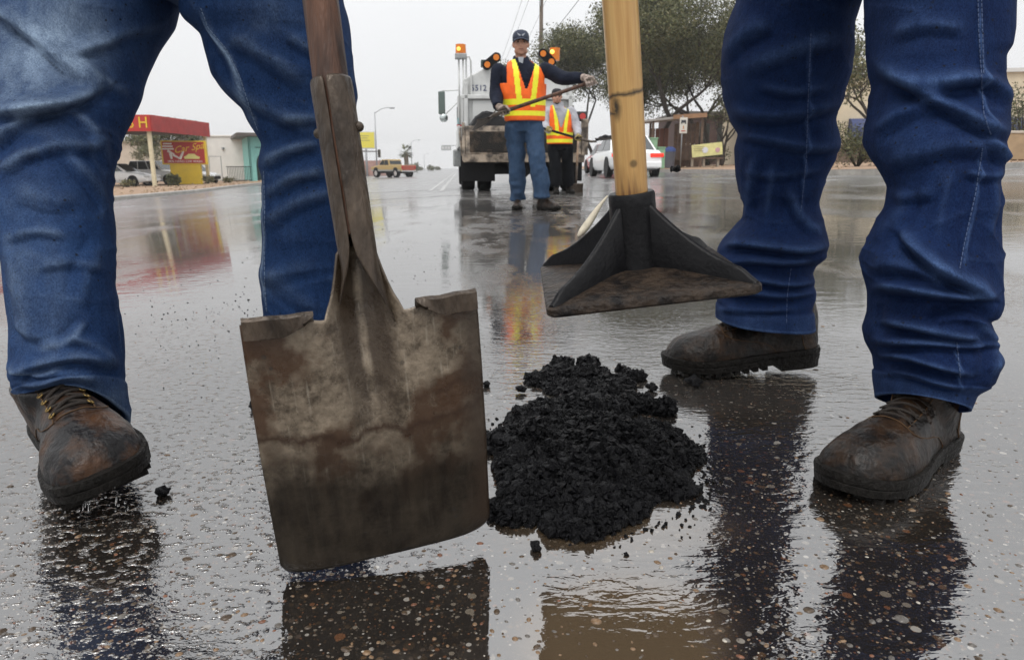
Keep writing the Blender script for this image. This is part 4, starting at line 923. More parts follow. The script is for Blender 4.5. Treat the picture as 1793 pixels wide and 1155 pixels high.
def vest(parent, secs, R, c0, zlo, zarm, zv, front_y, ztop, band, sx_=(.065, .125), hw=.19):
    """hi-vis vest cut from an offset torso shell; c0 = torso reference point, R = torso frame"""
    mb = MB(); ellrings(mb, [(c, a * 1.055 + .012, b * 1.08 + .014) for c, a, b in secs], 40, R); me = remesh(mb, .0095, 6)
    Ri = R.transposed(); co = [Ri @ (v.co - c0) for v in me.vertices]
    bm = bmesh.new(); bm.from_mesh(me); bm.verts.ensure_lookup_table(); kill = []
    for f in bm.faces:
        q = Ri @ (f.calc_center_median() - c0); x, y, z = q; ax_ = abs(x); mi = 0
        if z < zlo or z > ztop: kill.append(f); continue
        if y > 0 and z > zv and ax_ < .012 + (z - zv) * .34: kill.append(f); continue
        if y <= 0 and z > ztop - .05 and ax_ < .09: kill.append(f); continue
        if z > zarm and ax_ > hw - max(0, z - zarm - .16) * .25: kill.append(f); continue
        st = sx_[0] + (sx_[1] - sx_[0]) * min(1, max(0, (z - zlo - .16) / (ztop - zlo - .16)))
        if abs(ax_ - st) < .027 and z > zlo + .15: mi = 1
        for a, b in band:
            if a < z - zlo < b: mi = 1
        f.material_index = mi
    bmesh.ops.delete(bm, geom=kill, context='FACES'); bm.to_mesh(me); bm.free()
    o = obj('safety_vest', me, [M_VESTO, M_VESTY], parent); own(o, parent); solid(o, .006, 0); return o
def skin_obj(name, mb, voxel, m, parent, sm=4, wr=0.0, wsc=14, seed=0):
    me = remesh(mb, voxel, sm)
    if wr: wrinkle(me, wr, wsc, seed)
    o = obj(name, me, m, parent); own(o, parent); return o
def add_fade(o, val=0.0):
    me = o.data; at = me.attributes.new('fade_highlight', 'FLOAT', 'POINT'); at.data.foreach_set('value', np.full(len(me.vertices), val, np.float32))
def eyes(parent, c, R, s=1.0):
    for k in (-1, 1):
        mb = MB(); mb.tube([c + R @ Vector((k * .012 * s, .0925 * s, .019 * s)), c + R @ Vector((k * .032 * s, .090 * s, .024 * s)), c + R @ Vector((k * .052 * s, .076 * s, .018 * s))], .0045 * s, 6); o = mb.build('eyebrow', M_HAIR, parent, True); own(o, parent)
    mb = MB(); mb.tube([c + R @ Vector((x * s, (.0935 - abs(x) * .25) * s, -.0655 * s)) for x in (-.024, -.012, 0, .012, .024)], .0035 * s, 6); o = mb.build('mouth', mat('lips', (.20, .07, .055), .5), parent, True); own(o, parent)
    for k in (-1, 1):
        mb = MB(); mb.ball(c + R @ Vector((k * .031 * s, .0765 * s, .006 * s)), .011 * s, 10, 8, R); o = mb.build('eye', mat('eye', (.05, .035, .03), .2), parent, True); own(o, parent)

# --- walker in the vest and cap
W1 = thing('person', 'road worker in navy cap and orange safety vest walking with a long-handled shovel', 'person', onz(.17, 7.5))
D = 7.6
hip, wai, che, nek = P(919, 212, D), P(918, 188, D), P(914, 146, D), P(912, 106, D - .02)
secs = torso_secs(hip, wai, che, nek, (.185, .195, .225, .225)); RI = Matrix.Rotation(math.radians(4), 3, 'Z') @ Matrix.Rotation(math.pi, 3, 'Z')
hc1 = P(912, 77, D - .02); HR = look(Vector((.02, -1, .04)))
shL, elL, wrL = P(873, 124, D), P(868, 162, D - .02), P(872, 187, D - .22)
shR, elR, wrR = P(955, 122, D), P(985, 138, D - .12), P(1020, 136, D - .28)
kL, aL = P(906, 284, D - .06), P(906, 349, D - .02); kR, aR = P(941, 278, D - .24), P(949, 347, D - .26)
bd = MB(); ellrings(bd, [(c, a * .86, b * .86) for c, a, b in secs], 24); head_shape(bd, hc1, HR, 1.0)
for a, b, c in ((shL, elL, wrL), (shR, elR, wrR)): limb(bd, [a, b, c], [.05, .042, .032])
limb(bd, [P(902, 226, D), kL, aL], [.08, .05, .03]); limb(bd, [P(932, 226, D), kR, aR], [.08, .05, .03])
skin_obj('body', bd, .0085, M_SKIN, W1, 3); eyes(W1, hc1, HR)
jk = MB(); ellrings(jk, secs, 30); limb(jk, [shL, elL, wrL], [.078, .072, .054]); limb(jk, [shR, elR, wrR], [.078, .070, .052])
jk.tube([nek + Vector((0, .02, -.035)), nek + Vector((0, .01, .012)), nek + Vector((0, .0, .035))], [.105, .083, .088], 20)
skin_obj('jacket', jk, .011, M_NAVY, W1, 5, .006, 11)
mb = MB(); mb.prism([(-.028, 0), (.028, 0), (.005, -.13), (-.005, -.13)], 'y', 0, .012); o = mb.build('shirt', M_SHIRT, W1); o.location = nek + Vector((.0, -.108, .015)) - W1.location; o.rotation_euler = (math.radians(16), 0, 0)
tr = MB(); ellrings(tr, [(P(919, 232, D), .17, .125), (P(919, 218, D), .185, .135), (hip + Vector((0, 0, .06)), .18, .13)], 28)
limb(tr, [P(901, 224, D), kL, P(906, 342, D - .03), aL], [.104, .084, .080, .088]); limb(tr, [P(934, 224, D), kR, P(949, 336, D - .258), aR], [.108, .088, .082, .092])
o = skin_obj('jeans', tr, .011, M_JEAN1, W1, 3, .017, 9); add_fade(o, .10)
vest(W1, secs, RI, hip, -.02, .36, .30, 1, .66, ((.06, .115), (.17, .225)))
# cap
def cap(parent, c, R, m, brim=True, emblem=None, zb=.028):
    q = lambda x, y, z: c + R @ Vector((x, y, z)); mb = MB(); rings = []
    for z, a, b in ((zb, .0825, .102), (zb + .03, .083, .102), (zb + .062, .078, .096), (zb + .085, .062, .078), (zb + .097, .035, .045), (zb + .100, .004, .004)): rings.append([q(a * math.cos(2 * math.pi * j / 28), -.006 + b * math.sin(2 * math.pi * j / 28), z) for j in range(28)])
    mb.rings(rings, cap=False); o = mb.build('cap' if brim else 'knit_cap', m, parent, True); own(o, parent); solid(o, .004)
    if brim:
        mb = MB(); top_, bot = [], []
        for j in range(15):
            a = math.radians(12 + 156 * j / 14); x0, y0 = .080 * math.cos(a), -.006 + .100 * math.sin(a); ext = .068 * max(0, math.sin((a - math.radians(12)) / math.radians(156) * math.pi)) ** .6
            top_.append([q(x0, y0 - .004, zb + .006), q(x0 * 1.0, y0 + ext * .6, zb + .002 - .010 * abs(x0 / .08) ** 2), q(x0 * .98, y0 + ext, zb - .010 - .014 * abs(x0 / .08) ** 2)])
        mb.rings(top_, cap=False, close=False); b_ = mb.build('brim', m, o, True); solid(b_, .005)
        mb = MB(); 
        for sgn in (-1, 1): mb.add([q(sgn * .004, .0985, zb + .036), q(sgn * .040, .0885, zb + .058), q(sgn * .034, .0905, zb + .044), q(sgn * .014, .0985, zb + .024)], [(0, 1, 2, 3)])
        e_ = mb.build('emblem', mat('cap_emblem', (.30, .32, .36), .6), o); solid(e_, .003)
    return o
cap(W1, hc1, HR, M_CAP)
mb = MB(); mb.ball(hc1 + HR @ Vector((0, -.035, .0)), (.080, .075, .062), 16, 10, HR); skin_obj('hair', mb, .008, M_HAIR, W1, 1)
boot(W1, frame(aL + Vector((0, .075, 0)) - Vector((0, 0, aL.z - onz(aL.x, aL.y).z)), math.radians(-92)), M_LEATHER, .31, 1.05, lace=False)
boot(W1, frame(Vector((aR.x - .03, aR.y + .06, .006)), math.radians(-52)), M_LEATHER, .31, 1.05, lace=False)
def field_shovel(name, label, tipdir, a, b, blade_up, load=False, mh=M_HANDLE, L=None):
    """a = grip end, b = socket end of the handle; blade continues along tipdir"""
    t = thing(name, label, 'shovel', a)
    mb = MB(); mb.tube([a, a.lerp(b, .5), b], [.018, .019, .019], 12); o = mb.build('handle', mh, t, True); own(o, t)
    d = (b - a).normalized(); td = tipdir.normalized(); n1 = b + d * .07 + td * .02; n2 = n1 + (d * .4 + td).normalized() * .09
    mb = MB(); mb.tube([b - d * .12, b, n1, n2], [.021, .021, .019, .016], 12); o = mb.build('socket', M_SOCKET, t, True); own(o, t)
    sd = td.cross(blade_up).normalized(); up = sd.cross(td).normalized(); rows = []
    for i in range(15):
        u = -1 + 2 * i / 14; row = []
        for j in range(12):
            v = j / 11; row.append(n2 + sd * u * .118 + td * (v * .29) + up * (.028 * u * u * (1 - .4 * v) + (.02 * (1 - v) ** 3)))
        rows.append(row)
    mb = MB(); mb.rings(rows, cap=False, close=False); o = mb.build('blade', M_SOCKET, t, True); own(o, t); solid(o, .003)
    return t, n2, td, up, sd
# gloves and shovel of the walker
sa, sb = P(1041, 142, 7.22), P(878, 197, 7.32); axs = (sb - sa).normalized()
field_shovel('shovel', 'long-handled shovel carried across the body by the worker in the navy cap', Vector((-.30, .93, -.22)), sa, sb, Vector((-.6, .3, .8)))
gR, gL = sa.lerp(sb, .045), sb.lerp(sa, .03)
for wr_, g_, ou, fl in ((wrR, gR, Vector((0, .15, 1)), 1), (wrL, gL, Vector((.1, .3, 1)), -1)):
    mb = MB(); grip_hand(mb, wr_, g_, -axs, ou, .019, 1.22, fl); skin_obj('glove', mb, .005, M_GLOVE, W1, 2)

# --- worker behind in the knit cap
def P2(x, y, d): return P(x + 9, y, d)
W2 = thing('person', 'road worker in black knit cap, grey hoodie and orange vest beside the truck tailgate', 'person', onz(.75, 11.9))
D = 11.9
hip, wai, che, nek = P2(971, 252, D), P2(971, 238, D), P2(970, 212, D), P2(967, 185, D - .04)
secs = torso_secs(hip, wai, che, nek, (.185, .19, .215, .215)); hc2 = P2(966, 169, D - .08); HR2 = look(Vector((.06, -1, -.14)))
shL, elL, wrL = P2(949, 197, D), P2(944, 218, D - .1), P2(952, 229, D - .3); shR, elR, wrR = P2(990, 196, D), P2(1001, 222, D - .05), P2(1003, 238, D - .28)
kL, aL = P2(963, 290, D - .04), P2(966, 325, D); kR, aR = P2(985, 290, D + .1), P2(986, 324, D + .2)
bd = MB(); ellrings(bd, [(c, a * .86, b * .86) for c, a, b in secs], 24); head_shape(bd, hc2, HR2, 1.0)
for a, b, c in ((shL, elL, wrL), (shR, elR, wrR)): limb(bd, [a, b, c], [.05, .042, .032])
limb(bd, [P2(962, 258, D), kL, aL], [.08, .06, .045]); limb(bd, [P2(981, 258, D), kR, aR], [.08, .06, .045])
skin_obj('body', bd, .010, M_SKIN, W2, 3); eyes(W2, hc2, HR2)
jk = MB(); ellrings(jk, secs, 28); limb(jk, [shL, elL, wrL], [.088, .074, .052]); limb(jk, [shR, elR, wrR], [.088, .074, .052])
jk.tube([nek + Vector((0, .02, -.05)), nek + Vector((0, .015, .01)), nek + Vector((0, .02, .05))], [.12, .098, .096], 18)
skin_obj('hoodie', jk, .012, M_GREYH, W2, 5, .006, 11, 4)
tr = MB(); ellrings(tr, [(P2(971, 262, D), .165, .125), (hip, .18, .13)], 26); limb(tr, [P2(961, 259, D), kL, aL], [.108, .095, .095]); limb(tr, [P2(983, 259, D), kR, aR], [.108, .095, .095])
skin_obj('trousers', tr, .012, M_BLKP, W2, 3, .009, 8, 2)
vest(W2, secs, RI, hip, -.03, .33, .25, 1, .64, ((.05, .105), (.155, .21)), (.055, .115), .185)
cap(W2, hc2, HR2, mat('black_knit', (.015, .015, .018), .9), brim=False, zb=.02)
mb = MB(); mb.ball(hc2 + HR2 @ Vector((0, .05, -.085)), (.040, .030, .034), 12, 8, HR2); skin_obj('beard', mb, .008, M_HAIR, W2, 1)
boot(W2, frame(Vector((aL.x, aL.y + .07, gz(aL.x) + .0)), math.radians(-95)), M_SOLE, .30, 1.05, lace=False); boot(W2, frame(Vector((aR.x, aR.y + .07, gz(aR.x))), math.radians(-80)), M_SOLE, .30, 1.05, lace=False)
sa, sb = P2(940, 224, 11.5), P2(1016, 246, 11.5); axs = (sb - sa).normalized()
ls, n2, td, up, sd = field_shovel('shovel', 'shovel loaded with black asphalt, held level by the worker in the grey hoodie', Vector((1, -.35, .12)), sa, sb, Vector((0, 0, 1)), mh=M_BLACK)
mb = MB(); rs = np.random.default_rng(5)
for _ in range(160): u, v_ = rs.uniform(-1, 1), rs.uniform(.02, .9); chunk(mb, n2 + sd * u * .09 + td * v_ * .27 + up * (.02 + .055 * (1 - u * u) * math.sin(v_ * 3) * rs.uniform(.3, 1)), rs.uniform(.012, .024), .9, rs)
o = skin_obj('load', mb, .008, M_BITUMEN, ls, 1); o['label'] = 'black asphalt on the shovel blade'
g1, g2 = sa.lerp(sb, .84), sa.lerp(sb, .16)
for wr_, g_, fl in ((wrR, g1, 1), (wrL, g2, -1)):
    mb = MB(); grip_hand(mb, wr_, g_, -axs, Vector((0, .2, 1)), .019, 1.2, fl); skin_obj('glove', mb, .006, M_GLOVEY, W2, 2)

# --- upper bodies of the two men in front (above the picture)
def upper(root, hipc, lean, front, mj, hands, height=.62, wid=.21):
    up = (Vector((0, 0, 1)) + lean).normalized(); side = front.cross(Vector((0, 0, 1))).normalized(); yaw = math.atan2(side.y, side.x)
    R = Matrix.Rotation(yaw, 3, 'Z'); wa, ch, nk = hipc + up * .16, hipc + up * .38, hipc + up * .60
    secs = torso_secs(hipc - up * .02, wa, ch, nk, (.19, .19, .225, .235)); hd = nk + up * .17 + front * .05
    jk = MB(); bd = MB(); ellrings(jk, secs, 30, R); ellrings(bd, [(c, a * .86, b * .86) for c, a, b in secs], 24, R); HRr = look((front + Vector((0, 0, -.5))).normalized()); head_shape(bd, hd, HRr)
    for sg, (gp, gax, fl) in zip((-1, 1), hands):
        s_ = ch + up * .12 + side * sg * .205; out = (s_ - gp).normalized(); wr_ = gp + (out - gax * out.dot(gax)).normalized() * .10 + gax * .02
        mid = s_.lerp(wr_, .5); elb = mid + (side * sg * .10 - Vector((0, 0, .12)))
        limb(jk, [s_, elb, wr_], [.085, .07, .05]); limb(bd, [s_, elb, wr_], [.05, .042, .03])
        hb2 = MB(); grip_hand(hb2, wr_, gp, gax, out, .019, 1.05, fl); skin_obj('glove', hb2, .005, M_GLOVE, root, 2)
    jk.tube([nk - up * .05, nk, nk + up * .03], [.11, .09, .09], 18)
    skin_obj('body', bd, .012, M_SKIN, root, 3); skin_obj('jacket', jk, .013, mj, root, 5, .006, 11); cap(root, hd, HRr, M_CAP); eyes(root, hd, HRr)
upper(p1, Vector((c0.x, 1.27, c0.z + .40)), Vector((.10, -.32, 0)), Vector((.15, -1, 0)).normalized(), M_NAVY, ((SHOVEL_TOP, SHOVEL_SIDE, 1), (SHOVEL_TOP - SHOVEL_AX * .30, SHOVEL_AX, -1)))
upper(p2, Vector((.57, 1.23, 1.02)), Vector((-.35, -.08, 0)), Vector((-1, -.3, 0)).normalized(), M_NAVY, ((TAMP_BASE + TAMP_DIR * .80, TAMP_DIR, 1), (TAMP_BASE + TAMP_DIR * .96, TAMP_DIR, -1)))
# ------------------------------------------------------------------ verges, kerbs, paint
M_DIRT = mat('desert_dirt', (.36, .24, .155), .9, col2=(.20, .135, .09), scale=3.5, bump=.6, bscale=22, gen='Object')
M_KERB = mat('wet_concrete_kerb', (.36, .34, .31), .35, col2=(.22, .21, .19), scale=4, bump=.3, bscale=30)
M_REDK = mat('red_kerb_paint', (.42, .06, .045), .45, var=.3, scale=5)
M_PAINT = mat('worn_road_paint', (.36, .35, .33), .15, col2=(.12, .115, .11), scale=9, thr=(.4, .55))
def strip(name, a, b, m, lift=.13, nu=10, parent=None):
    """sheet between two polylines a, b (lists of (x, y)), draped on the ground"""
    mb = MB(); rows = []
    def res(pl, n=48):
        pl = np.array(pl, float); L = np.concatenate([[0], np.cumsum(np.linalg.norm(np.diff(pl, axis=0), axis=1))]); u = np.linspace(0, L[-1], n); return np.stack([np.interp(u, L, pl[:, 0]), np.interp(u, L, pl[:, 1])], 1)
    A, B = res(a), res(b)
    for p, q in zip(A, B):
        rows.append([Vector((*(p + (q - p) * t), 0)) for t in np.linspace(0, 1, nu)])
    for r in rows:
        for v in r: v.z = gz(v.x) + lift + (.03 * noise.noise(v * .7) if lift > .1 else 0)
    mb.rings(rows, cap=False, close=False); return mb.build(name, m, parent, True)
def kerb(name, pl, m, h=.14, w=.16, n=40):
    pl = np.array(pl, float); L = np.concatenate([[0], np.cumsum(np.linalg.norm(np.diff(pl, axis=0), axis=1))]); u = np.linspace(0, L[-1], n); q = np.stack([np.interp(u, L, pl[:, 0]), np.interp(u, L, pl[:, 1])], 1); rows = []
    for i in range(n):
        d = q[min(i + 1, n - 1)] - q[max(i - 1, 0)]; d = d / np.linalg.norm(d); nn = np.array([-d[1], d[0]]); z = gz(q[i][0])
        rows.append([Vector((*(q[i] + nn * o), z + hh)) for o, hh in ((-w / 2, -.05), (-w / 2, h - .03), (-w / 2 + .03, h), (w / 2, h), (w / 2, -.05))])
    mb = MB(); mb.rings(rows); return tag(mb.build(name, m, None, 40), kind='structure')
KL = [(-12.6, 14), (-13.0, 22), (-14.0, 32), (-16.6, 44), (-19.0, 58), (-21, 90), (-26, 200)]
tag(strip('verge_left', KL, [(x - 60, y) for x, y in KL], M_DIRT), kind='structure'); kerb('kerb_left', KL[:5], M_KERB); kerb('kerb_red', KL[4:6], M_REDK)
mb = MB()
KR = [(34, 27), (20, 23), (11.5, 18.2), (8.6, 16.6), (7.4, 17.6), (7.5, 24), (7.0, 36), (5.6, 60), (2.8, 110), (-4, 200)]
tag(strip('verge_right', KR, [(44, 30), (44, 32), (44, 36), (44, 40), (44, 46), (44, 56), (46, 80), (50, 110), (60, 160), (80, 260)], M_DIRT, nu=16), kind='structure'); kerb('kerb_right', KR, M_KERB, n=70)
def paint(name, a, b, w, m=M_PAINT, n=24):
    a, b = Vector(a[:2]), Vector(b[:2]); d = (b - a).normalized(); nn = Vector((-d.y, d.x)) * w / 2; rows = []
    for t in np.linspace(0, 1, n):
        p = a.lerp(b, t); rows.append([Vector((p.x + s * nn.x, p.y + s * nn.y, gz(p.x + s * nn.x) + .004)) for s in (-1, 1)])
    mb = MB(); mb.rings(rows, cap=False, close=False); return tag(mb.build(name, m), kind='structure')
paint('crosswalk_line', G(520, 356), G(1075, 346), .16); paint('crosswalk_line', G(560, 341), G(1070, 333), .16)
paint('lane_line', G(752, 335), G(798, 298), .10); paint('lane_line', G(772, 335), G(801, 298), .10)
paint('lane_line', G(640, 318), G(760, 297.5), .13)

# ------------------------------------------------------------------ patch truck
M_WHITE = mat('white_truck_paint', (.52, .53, .52), .35, var=.14, scale=2.5, coat=.4)
M_DIRTYW = mat('soiled_tailgate', (.32, .26, .20), .55, col2=(.035, .027, .021), scale=6, thr=(.38, .62), bump=.4, bscale=40)
M_TAR = mat('tar_crust', (.07, .05, .034), .6, col2=(.008, .007, .006), scale=7, thr=(.48, .78), bump=.7, bscale=40, spec=.2)
M_TYRE = mat('tyre_rubber', (.009, .009, .010), .7, spec=.15, var=.3, scale=20)
M_AMBER = mat('amber_lamp', (.55, .15, .01), .2, emit=(1, .30, .02), estr=.08)
M_AMBERHOT = mat('amber_lamp_lit', (1, .6, .1), .2, emit=(1, .62, .10), estr=1.6)
M_REDLIT = mat('red_lamp_lit', (.8, .03, .02), .2, emit=(1, .06, .03), estr=.45)
M_REDL = mat('red_lens', (.45, .025, .02), .15, coat=.6)
M_GLASS = mat('dark_car_glass', (.015, .02, .022), .06, spec=.8)
M_CHROME = mat('chrome', (.7, .7, .7), .18, metal=1)
M_GREYM = mat('grey_metal', (.32, .33, .33), .4, metal=.6, var=.15)
tk = thing('patch_truck', 'white road-patching truck with amber beacons, number 5512 and soiled hopper tailgate', 'truck', onz(.20, 13.0), math.radians(5))
def part(name, fn, m, smooth=False, bevel=0, parent=tk):
    mb = MB(); fn(mb); return mb.build(name, m, parent, smooth, bevel)
Zt = lambda y: .43 + (292 - y) * .01036
Xt = lambda x: (x - 896) * .01036 - .20
part('tailgate', lambda b: b.box((0, -.02, .885), (2.06, .07, .50), R=Matrix.Rotation(math.radians(-12), 3, 'X')), M_DIRTYW, bevel=.01)
part('tar_panel', lambda b: b.box((0, -.066, .86), (1.90, .02, .36), R=Matrix.Rotation(math.radians(-12), 3, 'X')), M_TAR)
for s in (-1, 1):
    part('tailgate_post', lambda b: b.box((s * 1.06, -.03, .86), (.05, .10, .66), R=Matrix.Rotation(math.radians(-12), 3, 'X')), M_DIRTYW, bevel=.006)
    part('hopper_side', lambda b: b.box((s * 1.03, .45, .95), (.06, .9, .5)), M_WHITE, bevel=.01)
    part('mud_flap', lambda b: b.box((s * .80, .25, .38), (.62, .02, .40)), M_BLACK)
    part('hinge_arm', lambda b: b.tube([(s * 1.11, .30, 1.10), (s * 1.12, .05, 1.0), (s * 1.08, -.05, .62)], .022, 8), M_DIRTYW, True)
    for k, off_ in enumerate((-.155, .155)):
        w = empty('wheel'); w.parent = tk; w.location = (s * .81 + off_, .95, .46)
        mb = MB(); pr = [(.30, -.12), (.43, -.125), (.46, -.10), (.462, .10), (.43, .125), (.30, .12)]
        mb.rings([[Vector((x, r * math.cos(2 * math.pi * j / 36), r * math.sin(2 * math.pi * j / 36))) for j in range(36)] for r, x in pr], cap=False); mb.build('tyre', M_TYRE, w, 40)
        MB().cyl((-.10, 0, 0), (.10, 0, 0), .30, 24).build('rim', M_GREYM, w, 40)
    w = empty('wheel'); w.parent = tk; w.location = (s * .95, 5.2, .46); mb = MB(); mb.rings([[Vector((x, r * math.cos(2 * math.pi * j / 36), r * math.sin(2 * math.pi * j / 36))) for j in range(36)] for r, x in pr], cap=False); mb.build('tyre', M_TYRE, w, 40); MB().cyl((-.10, 0, 0), (.10, 0, 0), .30, 24).build('rim', M_GREYM, w, 40)
part('lip_beam', lambda b: b.box((0, -.10, .575), (2.14, .16, .13)), M_DIRTYW, bevel=.012)
part('hopper_floor', lambda b: b.box((0, .45, .72), (2.02, .9, .10)), M_TAR)
part('chassis', lambda b: (b.box((0, 2.6, .62), (.9, 5.4, .24)), b.box((0, .9, .46), (2.0, .14, .16))), M_BLACK)
part('under_hopper', lambda b: b.prism([(-1.0, .52), (-.35, .52), (-.12, .30), (0, .18), (.12, .30), (.35, .52), (1.0, .52), (1.0, .62), (-1, .62)], 'y', .16, .24), M_BLACK)
part('bumper_bar', lambda b: b.box((0, .5, .36), (1.7, .1, .12)), M_BLACK)
def heapmesh(b):
    nx_, ny_ = 46, 22; rows = []
    for i in range(nx_):
        x = -1.02 + 2.04 * i / (nx_ - 1); row = []
        for j in range(ny_):
            y = .02 + .84 * j / (ny_ - 1); e = min(1, min(i, nx_ - 1 - i) / 4, min(j, ny_ - 1 - j) / 3)
            row.append(Vector((x, y, 1.08 + e * (.10 + .20 * math.exp(-((x + .62) / .30) ** 2) + .18 * math.exp(-((x - .3) / .4) ** 2) + .07 * noise.noise((x * 5, y * 5, 0)) + .04 * noise.noise((x * 14, y * 14, 0))))))
        rows.append(row)
    b.rings(rows, cap=False, close=False)
o = part('asphalt_load', heapmesh, M_BITUMEN); o['label'] = 'black asphalt heaped in the hopper'; solid(o, .03, -1)
body = part('bin', lambda b: b.prism([(-1.02, 1.20), (1.02, 1.20), (1.02, 2.02), (.55, 2.26), (-.55, 2.26), (-1.02, 2.02)], 'y', .95, 3.6), M_WHITE, bevel=.02)
part('bin_rail', lambda b: b.box((0, .90, 1.70), (2.12, .09, .075)), M_WHITE, bevel=.012)
part('bin_lower_panel', lambda b: b.box((0, .92, 1.44), (1.72, .03, .40)), mat('grey_white_panel', (.55, .56, .55), .4), bevel=.005)
for s in (-1, 1):
    part('bin_post', lambda b: b.box((s * .98, .90, 1.52), (.07, .09, .85)), M_WHITE, bevel=.01)
    part('rear_rib', lambda b: b.box((s * .88, .925, 1.92), (.035, .05, .38)), M_WHITE, bevel=.008)
tm = text_mb('5512', .15, Matrix.Translation((-.74, .944, 1.86)) @ Matrix.Rotation(math.pi / 2, 4, 'X'), .003, align='CENTER'); tm.build('unit_number', mat('navy_lettering', (.03, .045, .12), .5), tk)
part('bin_hatch', lambda b: b.box((-.60, 1.3, 2.34), (.16, .2, .12)), mat('dark_green_motor', (.03, .05, .045), .5), bevel=.01)
for i, (x, y, z0, z1) in enumerate(((-1.10, 1.2, 1.25, 2.42), (-1.02, 1.2, 1.25, 2.42), (-.96, 1.35, 1.4, 2.38))): part('beacon_pole', lambda b: b.tube([(x, y, z0), (x, y, z1)], .017, 8), M_WHITE, True)
part('beacon_hoop', lambda b: b.tube([(-.96, 1.35, 2.38), (-.95, 1.35, 2.46), (-.90, 1.35, 2.47), (-.87, 1.35, 2.40), (-.86, 1.35, 1.9)], .015, 8), M_WHITE, True)
bc = part('beacon', lambda b: b.tube([(-1.06, 1.2, 2.50), (-1.06, 1.2, 2.66)], [.10, .095], 20), M_AMBER, 40); MB().ball((-1.10, 1.10, 2.57), .035, 10, 8).build('beacon_flash', M_AMBERHOT, bc, True)
part('beacon_base', lambda b: b.box((-1.06, 1.2, 2.45), (.22, .2, .09)), M_GREYM, bevel=.01)
for s, cx_, cz_, rot in ((-1, -.50, 2.33, 38), (1, .53, 2.40, -42)):
    R_ = Matrix.Rotation(math.radians(-rot), 3, 'Y'); q = lambda x, z, y=0: Vector((cx_, .86 + y, cz_)) + R_ @ Vector((x, 0, z))
    pl = [(.22 * math.copysign(1, math.cos(a)) * .5 + .085 * math.cos(a), .085 * math.sin(a)) for a in np.linspace(0, 2 * math.pi, 28, endpoint=False)]
    mb = MB(); mb.rings([[q(x, z, .0) for x, z in pl], [q(x, z, .10) for x, z in pl]]); lb = mb.build('lamp_board', M_BLACK, tk, 40)
    for dx in (-.105, .105):
        MB().rings([[q(dx + .055 * math.cos(a), .055 * math.sin(a), y) for a in np.linspace(0, 2 * math.pi, 18, endpoint=False)] for y in (-.012, .01)]).build('lamp_lens', M_AMBER, lb, 40)
part('strobe', lambda b: b.tube([(.68, .95, 2.36), (.68, .95, 2.58)], [.09, .10], 18), M_AMBER, 40); part('strobe_flash', lambda b: b.ball((.62, .84, 2.50), .04, 10, 8), M_AMBERHOT, True)
part('strobe_post', lambda b: b.tube([(.68, .95, 2.2), (.68, .95, 2.36)], .02, 8), M_WHITE, True)
part('light_panel', lambda b: b.box((.99, .10, 1.31), (.34, .05, .17)), mat('light_panel_black', (.03, .03, .03), .5), bevel=.01)
for x, m in ((.93, M_REDLIT), (1.07, M_REDL)):
    part('tail_lamp', lambda b: b.tube([(x, .055, 1.31), (x, .075, 1.31)], .055, 18), m, 40)
part('side_post', lambda b: b.box((1.10, .02, .95), (.12, .12, .62)), M_DIRTYW, bevel=.01)
cab = part('cab', lambda b: b.prism([(3.75, .55), (6.3, .55), (6.35, 1.05), (5.4, 1.18), (4.95, 1.95), (3.75, 2.0)], 'x', -1.10, 1.02), M_WHITE, bevel=.03)
MB().box((-1.106, 4.35, 1.55), (.02, .8, .42)).build('side_window', M_GLASS, cab); MB().box((-.05, 3.742, 1.55), (1.5, .02, .4)).build('rear_window', M_GLASS, cab)
part('step_tank', lambda b: b.box((-1.05, 3.2, .62), (.35, .9, .36)), M_GREYM, bevel=.03)
part('teal_panel', lambda b: b.box((-1.10, 2.2, 1.33), (.06, .7, .12)), mat('teal_trim', (.25, .42, .44), .4), bevel=.01); part('side_rail', lambda b: b.box((-1.12, 2.4, 1.0), (.05, 2.6, .4)), M_WHITE, bevel=.01)
part('reflector', lambda b: b.box((-1.08, 1.84, 1.24), (.14, .02, .03)), M_REDL)
mir = part('mirror', lambda b: b.box((-1.46, 4.6, 1.90), (.16, .09, .52)), mat('mirror_shell', (.10, .13, .12), .4), bevel=.025)
MB().ball((-1.42, 4.58, 1.56), (.10, .05, .10), 16, 10).build('round_mirror', mat('mirror_glass', (.5, .55, .55), .1, metal=.9), mir, True)
part('mirror_arm', lambda b: (b.tube([(-1.05, 4.6, 2.19), (-1.46, 4.6, 2.17)], .014, 8),), M_WHITE, True); part('mirror_arm', lambda b: b.tube([(-1.05, 4.6, 1.95), (-1.40, 4.6, 1.62)], .012, 8), M_WHITE, True)
# shovel leaning on the tailgate
a, b = P(1013, 232, 12.75), P(1009.5, 303, 12.55)
field_shovel('shovel', 'square shovel standing on its blade against the truck tailgate', Vector((0, -.08, -1)), a, b, Vector((0, -1, 0)), mh=mat('grey_brown_handle', (.22, .15, .10), .6, var=.3, scale=20))

